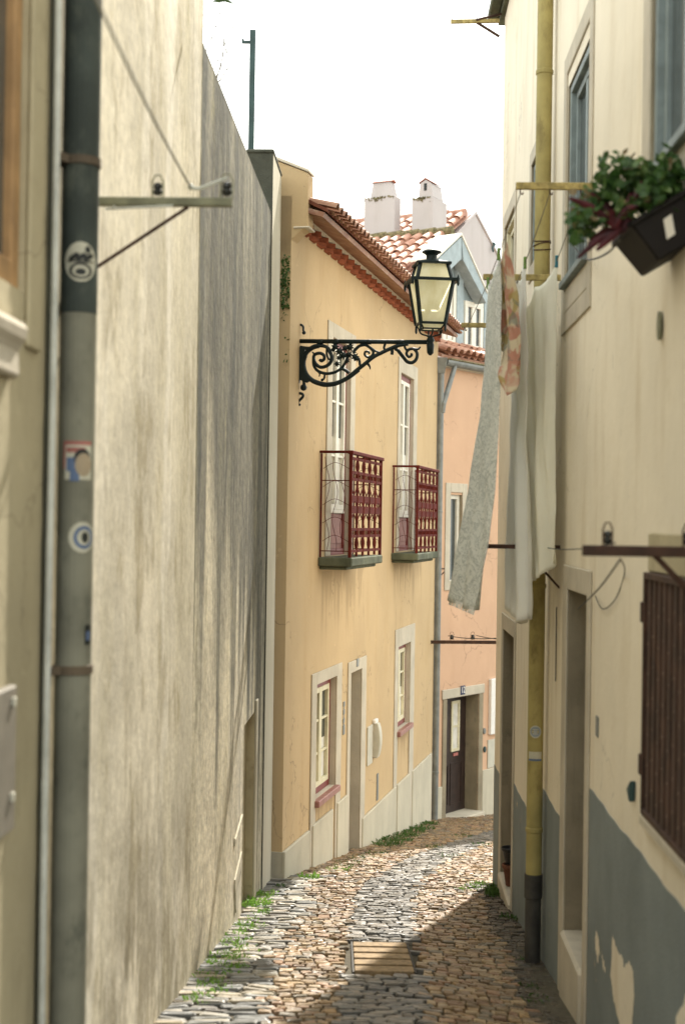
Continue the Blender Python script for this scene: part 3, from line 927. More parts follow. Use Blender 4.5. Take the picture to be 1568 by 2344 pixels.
# ------------------------------------------------------------------ wall brackets with insulators
def insulator(m, p, h=0.075, r=0.017):
    m.mi = 1
    m.lathe([(r * .7, 0.012), (r, 0.02), (r * 1.15, h * .4), (r * .8, h * .5), (r * 1.1, h * .6), (r * .9, h * .8), (r * .3, h * .85)], p, 10)
    m.mi = 0
    m.tube([p + V((-r * 1.2, 0, 0)), p + V((-r * 1.3, 0, h * .9)), p + V((-r * .6, 0, h * 1.25)), p + V((r * .6, 0, h * 1.25)), p + V((r * 1.3, 0, h * .9)), p + V((r * 1.2, 0, 0))], 0.0035, 5)
def left_bracket():
    u = FL.uu(216, 470)
    z = FL.zz(216, 468)
    t = thing('wall_bracket', 'olive steel bracket with a diagonal strut on the tall plaster house', 'bracket', FL.P(u, 0, z))
    m = MB()
    ln = (at(533, 466, u).x - FL.P(u, 0, 0).x)
    m.box(FL, u - 0.018, u + 0.018, 0, ln, z - 0.004, z + 0.03)
    m.build('arm', M['bracket_olive'], t, bevel=0.003)
    m = MB()
    ls = at(432, 478, u).x - FL.P(u, 0, 0).x
    zs = FL.zz(216, 618)
    m.tube([FL.P(u, 0, zs), FL.P(u, ls, z - 0.006)], 0.0075, 6)
    m.build('strut', M['rust'], t)
    m = MB()
    lr = at(520, 466, u).x - FL.P(u, 0, 0).x
    m.tube([FL.P(u - 0.02, 0.05, z - 0.02), FL.P(u - 0.02, lr * 0.6, z - 0.006)], 0.005, 6)
    m.ball(FL.P(u - 0.022, 0.085, z - 0.014), 0.008)  # white ball paints in the bright highlight seen on the arm
    m.build('highlight_bolt', M['cable_white'], t)
    m = MB()
    pi_ = FL.P(u, at(362, 450, u).x - FL.P(u, 0, 0).x, z + 0.028)
    insulator(m, pi_)
    m.build('insulator', [M['bracket_olive'], M['porcelain']], t)
    pe = FL.P(u, lr, z + 0.028)
    m = MB(); insulator(m, pe, 0.08, 0.019)
    m.build('insulator', [M['bracket_olive'], M['porcelain']], t)
    w = MB()
    pm_ = FL.P(u, at(438, 425, u).x - FL.P(u, 0, 0).x, z + 0.075)
    w.tube(cat_rom([pm_, pm_ + V((0.03, 0, -0.006)), pe + V((-0.06, 0, 0.06)), pe + V((0.0, 0, 0.085))]), 0.007, 6)
    w.ball(pm_, 0.014)
    o = w.build('jumper_wire', M['cable_white']); tag(o, 'short white wire looped between insulators of the olive bracket', 'wire')
    w = MB()
    w.tube(sag(pm_, at(195, -60, 3.4), 0.02, 14), 0.0045, 6)
    o = w.build('overhead_cable', M['cord']); tag(o, 'pale cable rising from the olive bracket past the tall plaster house', 'cable')
left_bracket()

def arm_bracket(label, u, z, ln, mat, strut=0.22, ins=(0.2, 0.8), th=0.03, gr=None, down=True):
    t = thing('wall_bracket', label, 'bracket', FR.P(u, 0, z), gr)
    m = MB(); m.box(FR, u - th / 2, u + th / 2, 0, ln, z - th * 0.45, z + th * 0.45)
    m.build('arm', mat, t, bevel=0.003)
    m = MB(); m.tube([FR.P(u, 0, z - strut), FR.P(u, strut * 0.9, z - th * 0.3)], th * 0.25, 6)
    m.build('strut', mat, t)
    for f in ins:
        m = MB(); insulator(m, FR.P(u, ln * f, z + th * 0.45 - 0.008), 0.075, 0.014)
        m.build('insulator', [mat, M['porcelain']], t)
    return t

# ------------------------------------------------------------------ right side
UR0 = 3.6
UR1 = 14.6
def right_house():
    F = FR
    t = thing('cream_house', 'tall cream house along the right side with a grey painted base', 'house', F.P(10, 0, g(1.3, 10)))
    ops = []
    # upper near window
    def op(xl, xr, yt, yb, xt=None):
        return (F.uu(xr, (yt + yb) / 2), F.uu(xl, (yt + yb) / 2), F.zz(xl, yb), F.zz(xl, yt))
    w1 = (F.uu(1350, 400), F.uu(1299, 400), F.zz(1299, 640), F.zz(1299, 205), 0.10)
    w2 = (F.uu(1600, 200), F.uu(1492, 200), F.zz(1530, 352), 4.3, 0.10)
    w3 = (F.uu(1178, 600), F.uu(1156, 600), F.zz(1178, 720), F.zz(1178, 473), 0.12)
    w4 = (F.uu(1243, 500), F.uu(1217, 500), F.zz(1222, 600), F.zz(1222, 372), 0.10)
    d1 = (F.uu(1342, 1800), F.uu(1296, 1800), F.zz(1297, 2152), F.zz(1297, 1347), 0.32)
    d2 = (F.uu(1176, 1700), F.uu(1150, 1700), -2.35, F.zz(1150, 1436), 0.40)
    g1 = (F.uu(1640, 1600), F.uu(1484, 1600), F.zz(1484, 1868), F.zz(1484, 1308), 0.06)
    ops = [w1, w2, w3, w4, d1, d2, g1]
    m = MB()
    zt = F.zz(1145, 84)
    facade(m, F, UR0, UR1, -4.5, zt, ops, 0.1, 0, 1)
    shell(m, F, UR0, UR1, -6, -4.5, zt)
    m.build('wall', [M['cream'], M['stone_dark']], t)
    # grey painted base in steps
    def zoff(x, y): return F.zz(x, y)
    segs = [(F.uu(1134, 1740), d2[1] + 0.16, zoff(1138, 1762)),
            (d2[0] - 0.12, F.uu(1252, 1830) if False else d1[1] + 0.19, zoff(1184, 1808)),
            (d1[0] - 0.16, UR0, zoff(1358, 1815))]
    pl = MB()
    pts = []
    a, b = UR1 - 0.002, d2[1] + 0.16
    for ua, ub_, z in ((b, a, segs[0][2]), (F.uu(1240, 1840), d2[0] - 0.10, segs[1][2]), (d1[1] + 0.20, F.uu(1240, 1840) - 0.001, zoff(1262, 1838)), (UR0 + 0.01, d1[0] - 0.15, segs[2][2])):
        n = max(6, int((ub_ - ua) * 12))
        rr = random.Random(int(ua * 100))
        for i in range(n):
            x0 = ua + (ub_ - ua) * i / n; x1 = ua + (ub_ - ua) * (i + 1) / n
            h0 = z + 0.006 * math.sin(x0 * 5.1) + 0.004 * math.sin(x0 * 17)
            h1 = z + 0.006 * math.sin(x1 * 5.1) + 0.004 * math.sin(x1 * 17)
            pl.face(F.P(x0, 0.004, -4), F.P(x1, 0.004, -4), F.P(x1, 0.004, h1), F.P(x0, 0.004, h0))
            pl.face(F.P(x0, 0.004, h0), F.P(x1, 0.004, h1), F.P(x1, -0.002, h1), F.P(x0, -0.002, h0))
    pl.build('plinth', M['grey_paint'], t)
    for pts in ([(1402, 2140), (1412, 2175), (1424, 2190), (1428, 2215), (1440, 2200), (1450, 2225), (1452, 2290), (1446, 2360), (1420, 2360), (1405, 2290), (1398, 2240)],
                [(1364, 2125), (1370, 2150), (1374, 2185), (1368, 2200), (1362, 2170)], [(1376, 2180), (1382, 2200), (1386, 2225), (1380, 2215)], [(1548, 2330), (1580, 2260), (1600, 2420), (1540, 2420)]):
        q3 = [F.P(*(lambda h: (h[0], 0.006, h[1]))(F.hit(x, y, 0.006))) for x, y in pts]
        rg = []
        for i_ in range(len(q3)):
            a_, b_ = q3[i_], q3[(i_ + 1) % len(q3)]
            for k_ in range(6):
                p_ = a_.lerp(b_, k_ / 6)
                rg.append(p_ + F.u * random.gauss(0, 0.007) + V((0, 0, random.gauss(0, 0.009))))
        bp = MB(); bp.face(*rg)
        bp.build('bare_patch', M['cream'], t)
    # doorways: plaster bands, dark doors, worn thresholds
    for (d, wl, wr, zb) in ((d1, 0.20, 0.13, None), (d2, 0.13, 0.09, None)):
        s = MB()
        s.box(F, d[1], d[1] + wl, 0, 0.014, -4, d[3] + 0.15)
        s.box(F, d[0] - wr, d[0], 0, 0.014, -4, d[3] + 0.15)
        s.box(F, d[0], d[1], 0, 0.014, d[3], d[3] + 0.15)
        s.build('door_surround', M['stone'], t, bevel=0.006)
        dr = MB()
        dr.box(F, d[0] + 0.004, d[1] - 0.004, -0.22, -0.18, d[2] + 0.01, d[3] - 0.004)
        k = dr.build('door', M['door_wood'], t, bevel=0.004)
        st = MB()
        zt_ = d[2] + 0.03 if d is d1 else F.zz(1162, 2043, 0.0) - 0.002
        st.box(F, d[0] + 0.002, d[1] - 0.002, -0.2, 0.03, zt_ - 0.6, zt_)
        st.build('threshold', M['stone'], t, bevel=0.02)
    # windows
    for w, mat, sw, lab in ((w1, M['window_grey'], 0.17, None), (w2, M['window_grey'], 0.17, None), (w3, M['cream_paint'], 0.14, None), (w4, M['window_grey'], 0.12, None)):
        s = MB()
        if w is w1:
            ring(s, F, w[0] - 0.13, w[1] + 0.15, w[2] - 0.34, w[3] + 0.22, 0.129, 0, 0.012)
            s.box(F, w[0] - 0.0, w[1] + 0.02, 0, 0.0115, w[2] - 0.21, w[2] - 0.06)
        else:
            ring(s, F, w[0] - sw, w[1] + sw, w[2] - sw, w[3] + sw, sw, 0, 0.012)
        s.build('window_surround', M['stone'], t, bevel=0.005)
        fm = MB()
        ring(fm, F, w[0] + 0.002, w[1] - 0.002, w[2] + 0.002, w[3] - 0.002, 0.05, -0.09, -0.012)
        ring(fm, F, w[0] + 0.052, w[1] - 0.052, w[2] + 0.052, w[3] - 0.052, 0.055, -0.085, -0.045)
        uc = (w[0] + w[1]) / 2
        fm.box(F, uc - 0.035, uc + 0.035, -0.08, -0.048, w[2] + 0.107, w[3] - 0.107)
        wd = fm.build('window', mat, t, bevel=0.004)
        gl = MB(); gl.box(F, w[0] + 0.107, w[1] - 0.107, -0.075, -0.068, w[2] + 0.107, w[3] - 0.107)
        gl.build('pane', M['glass'], wd)
        if w is w1 or w is w2:
            sl_ = MB(); sl_.box(F, w[0] - 0.02, w[1] + 0.03, 0, 0.045, w[2] - 0.05, w[2] - 0.004)
            sl_.build('window_sill', M['window_grey'], t, bevel=0.005)
    # brown iron shutter with vertical ribs and rivets
    sh = MB()
    z0, z1 = g1[2], g1[3]
    ring(sh, F, g1[0], g1[1] - 0.002, z0 + 0.002, z1 - 0.002, 0.03, -0.05, 0.03)
    k = sh.build('iron_shutter', M['rust'], t, bevel=0.003)
    sh = MB()
    nb = 11
    for i in range(nb):
        ua = g1[0] + 0.035 + (g1[1] - g1[0] - 0.07) * i / nb
        ub2 = ua + (g1[1] - g1[0] - 0.07) / nb * 0.62
        sh.box(F, ua, ub2, -0.02, 0.022, z0 + 0.034, z1 - 0.034)
    sh.box(F, g1[0] + 0.03, g1[1] - 0.03, -0.035, -0.021, z0 + 0.034, z1 - 0.034)
    rv = sh; rv.mi = 1
    for i in range(nb):
        ua = g1[0] + 0.035 + (g1[1] - g1[0] - 0.07) * (i + 0.31) / nb
        for q in range(7):
            zq = z0 + 0.1 + (z1 - z0 - 0.2) * (q + 0.3 * (i % 2)) / 6.6
            rv.ball(F.P(ua, 0.022, zq), 0.006, 6)
    rv.build('ribbed_leaf', [M['rust'], simple('worn_steel_rivet', (0.16, 0.11, 0.08), 0.5, 0.2)], k)
    for yy in (1400, 1750):
        zc = F.zz(1480, yy)
        hg = MB()
        hg.box(F, g1[1] - 0.002, g1[1] + 0.035, 0.0, 0.035, zc - 0.045, zc + 0.045)
        hg.build('hinge', M['rust'], k, bevel=0.003)
    sb = MB(); sb.box(F, g1[0] - 0.1, g1[1] + 0.02, 0, 0.03, z0 - 0.05, z0 - 0.002)
    sb.build('shutter_sill', M['stone'], t, bevel=0.008)
    sb = MB(); sb.box(F, g1[0] - 0.1, g1[1] + 0.0, 0, 0.01, z1 + 0.002, z1 + 0.17)
    sb.build('shutter_lintel', M['near_left'], t, bevel=0.005)
    # eave and gutter seen at the top
    ev = MB()
    ev.box(F, UR0, UR1 + 0.25, -0.3, 0.05, zt + 0.002, zt + 0.10)
    ev.box(F, UR0, UR1 + 0.25, 0.05, 0.16, zt + 0.05, zt + 0.13)
    ev.build('eave', M['green_stone'], t, bevel=0.01)
    # iron anchor plate, small box and nail
    q = MB()
    c = F.P(F.uu(1516, 745), 0.006, F.zz(1516, 745))
    n_ = 16
    q.prism([c + F.u * (0.035 * math.cos(i * 2 * math.pi / n_)) + V((0, 0, 0.062 * math.sin(i * 2 * math.pi / n_))) for i in range(n_)], F.n * 0.012)
    o = q.build('wall_plate', M['bracket_olive']); tag(o, 'small oval rusty plate on the bare cream wall under the planter', 'wall plate')
    q = MB()
    c = F.P(F.uu(1452, 1806), 0.0, F.zz(1452, 1806))
    q.prism([c + V((0, 0, 0.045)) - F.u * 0.045, c + V((0, 0, -0.06)) - F.u * 0.03, c + V((0, 0, -0.01)) + F.u * 0.05], F.n * 0.03)
    o = q.build('wall_hook', M['pole'], bevel=0.006); tag(o, 'small dark green metal hook beside the rusty iron shutter', 'hook')
    q = MB()
    q.box(F, F.uu(1371, 1668), F.uu(1366, 1668), 0, 0.008, F.zz(1369, 1688), F.zz(1369, 1640))
    o = q.build('bell_plate', M['zinc'], bevel=0.003); tag(o, 'narrow grey metal plate on the cream wall beside the near doorway', 'metal plate')
    return dict(w1=w1, w2=w2, w3=w3, d1=d1, d2=d2, g1=g1, zt=zt)
RH = right_house()

# mustard drainpipe
def mustard_pipe():
    F = FR
    u = F.uu(1245, 400, 0.075)
    t = thing('drainpipe', 'mustard yellow drainpipe running down the cream house to a sooty shoe', 'drainpipe', F.P(u, 0.075, g(1.3, u)))
    c = F.P(u, 0.08, 0)
    r = 0.056
    zs = F.zz(1225, 2010, 0.08)
    gz = g(c.x, c.y)
    m = MB(); m.lathe([(r, zs), (r, RH['zt'] + 0.05)], c, 24); m.build('pipe', M['mustard'], t)
    m = MB(); m.lathe([(r, gz - 0.1), (r, zs - 0.17), (r + 0.008, zs - 0.165), (r + 0.008, zs - 0.002)], c, 24); m.build('shoe', M['pipe_black'], t)
    for yy in (183, 1345, 1935):
        z = F.zz(1240, yy, 0.08)
        k = MB(); k.lathe([(r, z - 0.018), (r + 0.006, z - 0.012), (r + 0.006, z + 0.012), (r, z + 0.018)], c, 24); k.build('collar', M['mustard'], t)
    w = MB()
    for yy in (553, 561, 572):
        z = F.zz(1240, yy, 0.08)
        w.tube([c + V((math.cos(a) * (r + .004), math.sin(a) * (r + .004), z + 0.012 * math.sin(a + yy))) for a in [i * 2 * math.pi / 18 for i in range(19)]], 0.004, 5)
    o = w.build('tie_wire', M['rust']); tag(o, 'rusty tie wire wound round the mustard drainpipe', 'wire')
    d0 = math.atan2(EYE.y - c.y, EYE.x - c.x)
    R = r + 0.0015
    def pp(a, z, k=0): return V((c.x + (R + k * .0004) * math.cos(d0 + a), c.y + (R + k * .0004) * math.sin(d0 + a), z))
    m = MB(); z = F.zz(1224, 1694, 0.13)
    for k, (rad_, mi) in enumerate(((0.044, 0), (0.037, 1))):
        m.mi = mi
        m.add([pp(rad_ * math.cos(i * 2 * math.pi / 18) / R, z + rad_ * math.sin(i * 2 * math.pi / 18), k) for i in range(18)] + [pp(0, z, k)], [(i, (i + 1) % 18, 18) for i in range(18)])
    m.mi = 0
    for dz, w_ in ((0.015, 0.02), (0.0, 0.026), (-0.014, 0.018)):
        m.grid(lambda s, q: pp((-w_ + 2 * w_ * s) / R, z + dz - 0.003 + 0.006 * q, 2), 4, 1)
    o = m.build('round_sticker', [M['sticker_pale'], simple('faded_blue_print', (0.28, 0.32, 0.36), 0.6, 0.2)]); tag(o, 'round faded blue sticker low on the mustard drainpipe', 'sticker')
    m = MB(); z = F.zz(1222, 1750, 0.13); m.mi = 0
    m.grid(lambda s, q: pp((-0.05 + 0.1 * s) / R, z - 0.02 + 0.05 * q), 8, 1)
    m.mi = 1; m.grid(lambda s, q: pp((-0.05 + 0.1 * s) / R, z - 0.034 + 0.014 * q, 1), 8, 1)
    o = m.build('label_sticker', [M['sticker_pale'], M['sticker_blue']]); tag(o, 'oblong white sticker with a blue edge on the mustard drainpipe', 'sticker')
mustard_pipe()

# brackets on the right wall
ub_ = FR.uu(1592, 1262)
near_b = arm_bracket('thick rusty bracket with two insulators above the iron shutter', ub_, FR.zz(1592, 1264), FR.P(ub_, 0, 0).x - at(1335, 1253, ub_).x, M['rust'], 0.17, (0.07, 0.78), 0.045)
ub2_ = FR.uu(1282, 1254)
arm_bracket('rusty bracket half hidden behind the hanging white sheets', ub2_, FR.zz(1282, 1253), FR.P(ub2_, 0, 0).x - at(1110, 1252, ub2_).x, M['rust'], 0.27, (), 0.032)
ub3_ = UR1 + 0.12
t3 = thing('wall_bracket', 'rusty bracket high under the cream house eave against the sky', 'bracket', FR.P(UR1 - 0.1, 0, RH['zt']))
pB = at(1143, 46, UR1 - 0.1); pA = at(1032, 48, UR1 - 0.1)
m = MB(); m.bar(pA, pB, 0.035, 0.035); m.build('arm', M['rod'], t3)
m = MB(); m.tube([at(1092, 50, UR1 - 0.1), at(1143, 82, UR1 - 0.1)], 0.014, 6); m.tube([at(1090, 44, UR1 - 0.12), at(1148, 30, UR1 - 0.1)], 0.012, 6); m.build('strut', M['rust'], t3)
for x in (1035, 1092):
    m = MB(); a = at(x, 46, UR1 - 0.1)
    m.tube([a, a + V((0.01, -0.6, 1.3))], 0.0035, 5)
    o = m.build('hanging_rope', M['cord'])
    tag(o, 'outer thin rope rising from the end of the high bracket' if x < 1050 else 'inner thin rope rising from the middle of the high bracket', 'rope', 'ropes on the high bracket')

# loose cables on the near right wall
m = MB()
a = FR.P(ub_, 0.28, FR.zz(1592, 1264) - 0.03)
b = FR.P(FR.uu(1330, 1395), 0.02, FR.zz(1330, 1395))
m.tube(cat_rom([a, a.lerp(b, 0.4) + V((0, 0, -0.02)), b]), 0.004, 5)
c = FR.P(FR.uu(1385, 1395), 0.012, FR.zz(1385, 1395))
m.tube(cat_rom([a, FR.P(FR.uu(1440, 1310), 0.02, FR.zz(1440, 1310)), FR.P(FR.uu(1415, 1370), 0.012, FR.zz(1415, 1370)), c, FR.P(FR.uu(1368, 1370), 0.012, FR.zz(1368, 1365))]), 0.003, 5)
a2 = FR.P(ub_, 0.30, FR.zz(1592, 1264) + 0.03)
m.tube(sag(a2, FR.P(ub2_, 0.1, FR.zz(1282, 1253)), 0.02, 12), 0.003, 5)
o = m.build('loose_cable', M['wire']); tag(o, 'thin dark cables drooping from the thick rusty bracket to the wall', 'cable')
m = MB()
m.tube([FR.P(FR.uu(1278, 1390), 0.012, FR.zz(1278, 1390)), FR.P(FR.uu(1276, 1560), 0.012, FR.zz(1276, 1560))], 0.004, 5)
o = m.build('thin_cable', M['wire']); tag(o, 'thin dark cable hanging on the pale band beside the mustard pipe', 'cable')

# clothes rods with cords, pegs and washing
def rod(label, xw, xt, y):
    u = FR.uu(xw, y); z = FR.zz(xw, y)
    ln = FR.P(u, 0, 0).x - at(xt, y, u).x
    t = thing('clothes_rod', label, 'clothes rod', FR.P(u, 0, z), 'yellow rods carrying the washing lines')
    m = MB(); m.box(FR, u - 0.014, u + 0.014, -0.01, ln, z - 0.02, z + 0.02); m.build('rod', M['rod'], t, bevel=0.003)
    hs = []
    for f in (0.94, 0.56, 0.16):
        h = MB(); p = FR.P(u, ln * f, z - 0.02)
        h.tube(cat_rom([p, p + V((0, 0, -0.018)), p + V((0.012, 0, -0.028)), p + V((0.016, 0, -0.016))]), 0.004, 5)
        h.build('hook', M['rust'], t)
        hs.append(p + V((0, 0, -0.022)))
    return hs
hA = rod('nearest lichen yellow clothes rod, under the grey window beside the planter', 1358, 1181, 426)
hB = rod('middle yellow clothes rod, in front of the mustard drainpipe among the pegs', 1283, 1106, 635)
hC = rod('farthest yellow clothes rod, seen against the blue grey dormer', 1192, 1056, 745)
for i, nm in enumerate(('outermost washing line, carrying the patterned towel and scarf', 'middle washing line, carrying the thin white sheets', 'innermost washing line by the wall, carrying the wide cream sheet')):
    m = MB(); m.tube(sag(hA[i], hB[i], 0.012, 8) + sag(hB[i], hC[i], 0.012, 8)[1:], 0.003, 5)
    o = m.build('washing_line', M['cord']); tag(o, nm, 'washing line', 'cords between the clothes rods')
def on_line(i, f): # f 0..1 between A and B, 1..2 between B and C
    return hA[i].lerp(hB[i], f) if f <= 1 else hB[i].lerp(hC[i], f - 1)

def cloth(name, label, mat, tops, bots, amp, nf, ph=0.0, belly=0.0, cat='laundry', bulge=None):
    """tops and bots: points along the upper and lower hem"""
    tc, bc = cat_rom(tops, 12), cat_rom(bots, 12)
    def pick(c, s):
        k = s * (len(c) - 1); i = min(int(k), len(c) - 2)
        return c[i].lerp(c[i + 1], k - i)
    side = (bc[-1] - bc[0]); side.z = 0
    side = side.normalized()
    nrm = V((side.y, -side.x, 0))
    def fn(s, q):
        a, b = pick(tc, s), pick(bc, s)
        p = a.lerp(b, q)
        if bulge: p = p + (V(bulge) * (4 * q * (1 - q)))
        k = 0.25 + 0.75 * q
        f = math.sin(s * nf * 2 * math.pi + ph + 1.4 * math.sin(q * 3 + ph)) * amp * k
        f += amp * 0.35 * math.sin(s * nf * 4.3 * math.pi + 3 * q + ph) * k
        w_ = mnoise.noise(V((s * 5 + ph, q * 3.2, ph * 3))) * amp * 0.9 * k + mnoise.noise(V((s * 13 + q * 4, q * 9, ph))) * amp * 0.28
        f += w_
        p = p - V((0, 0, 0.05 * (1 - q) ** 2 * abs(math.sin(s * math.pi * 2))))
        return p + nrm * f + V((0, 0, belly * math.sin(math.pi * s)))
    m = MB(); m.grid(fn, 44, 60)
    o = m.build(name, mat, smooth=True, solid=0.004)
    return tag(o, label, cat, 'washing hung out to dry')
# patterned towel, blown out into the alley
T0, T1 = on_line(0, 0.62), on_line(0, 0.98)
cloth('patterned_cloth', 'long pale grey cloth with a dark scroll print, blown to the left', M['towel'],
      [T0, T0.lerp(T1, 0.5) + V((0, 0, -0.03)), T1], [at(1088, 1398, 9.2), at(1060, 1390, 9.55), at(1030, 1372, 9.9)], 0.032, 2.0, 0.4, bulge=(0.05, 0, 0))
fr_ = MB()
for i in range(46):
    s = i / 45
    p = at(1088, 1396, 9.2).lerp(at(1030, 1372, 9.9), s)
    fr_.tube([p + V((0, 0, 0.01)), p + V((random.uniform(-.006, .006) - 0.012, random.uniform(-.006, .006), -0.035))], 0.003, 4)
o = fr_.build('cloth_fringe', M['sheet_white']); tag(o, 'short white fringe along the hem of the scroll printed cloth', 'fringe')
S0, S1 = on_line(0, 0.52), on_line(0, 0.86)
cloth('printed_scarf', 'small red, ochre and green printed scarf hung before the grey cloth', M['scarf'],
      [S0 + V((0.02, -0.05, 0)), S0.lerp(S1, 0.5) + V((0.02, -0.05, -0.03)), S1 + V((0.02, -0.05, 0))], [at(1184, 845, 8.95), at(1166, 905, 9.05), at(1134, 800, 9.2)], 0.03, 1.3, 1.2, bulge=(0.03, 0, 0))
W0, W1 = on_line(1, 0.72), on_line(1, 1.15)
cloth('white_sheet', 'narrow white sheet folded lengthwise beside the scroll printed cloth', M['sheet_white'],
      [W0, W0.lerp(W1, 0.5) + V((0, 0, -0.02)), W1], [at(1203, 1415, 9.15), at(1186, 1428, 9.4), at(1168, 1385, 9.75)], 0.04, 2.0, 2.2)
W2, W3 = on_line(1, 0.86), on_line(2, 1.02)
cloth('white_sheet', 'short white sheet looped low between the long cream and white sheets', M['sheet_white'],
      [on_line(1, 1.0), on_line(1, 1.0).lerp(on_line(2, 1.0), 0.5) + V((0, 0, -0.16)), on_line(2, 0.98)], [at(1190, 1330, 10.2), at(1204, 1345, 10.0), at(1216, 1320, 9.8)], 0.045, 2.0, 0.7)
C0, C1 = on_line(2, 0.70), on_line(1, 1.0)
cloth('cream_sheet', 'wide cream sheet with a stitched hem, nearest of the sheets to the wall', M['sheet_cream'],
      [C0, C0.lerp(C1, 0.5) + V((0, 0, -0.10)), C0.lerp(C1, 0.9) + V((0, 0, -0.18))], [at(1266, 1287, 9.1), at(1235, 1322, 9.2), at(1203, 1332, 9.35)], 0.030, 1.6, 0.2, bulge=(-0.02, 0, 0))
peg_m = [leaf_mat('green_peg_plastic', (0.20, 0.34, 0.08), (0.26, 0.40, 0.10)), leaf_mat('blue_peg_plastic', (0.05, 0.22, 0.28), (0.07, 0.27, 0.33))]
for (p, k, lb) in ((T0, 0, 'green peg at the near end of the scroll printed cloth'), (T1, 0, 'green peg at the far corner of the scroll printed cloth'), (W0, 0, 'green peg holding the narrow white sheet'),
                  (C0, 1, 'blue peg holding the near corner of the cream sheet'), (on_line(2, 1.0), 1, 'blue peg on the looped short white sheet'), (W1, 0, 'green peg near the middle yellow rod')):
    m = MB()
    for s in (-1, 1):
        m.hexa([p + V((x, y, z)) for z in (-0.05, 0.03) for x, y in ((s * 0.004 - 0.005, -0.006), (s * 0.004 + 0.005, -0.006), (s * 0.006 + 0.005, 0.006), (s * 0.006 - 0.005, 0.006))])
    o = m.build('clothes_peg', peg_m[k], bevel=0.002); tag(o, lb, 'clothes peg', 'pegs on the washing lines')

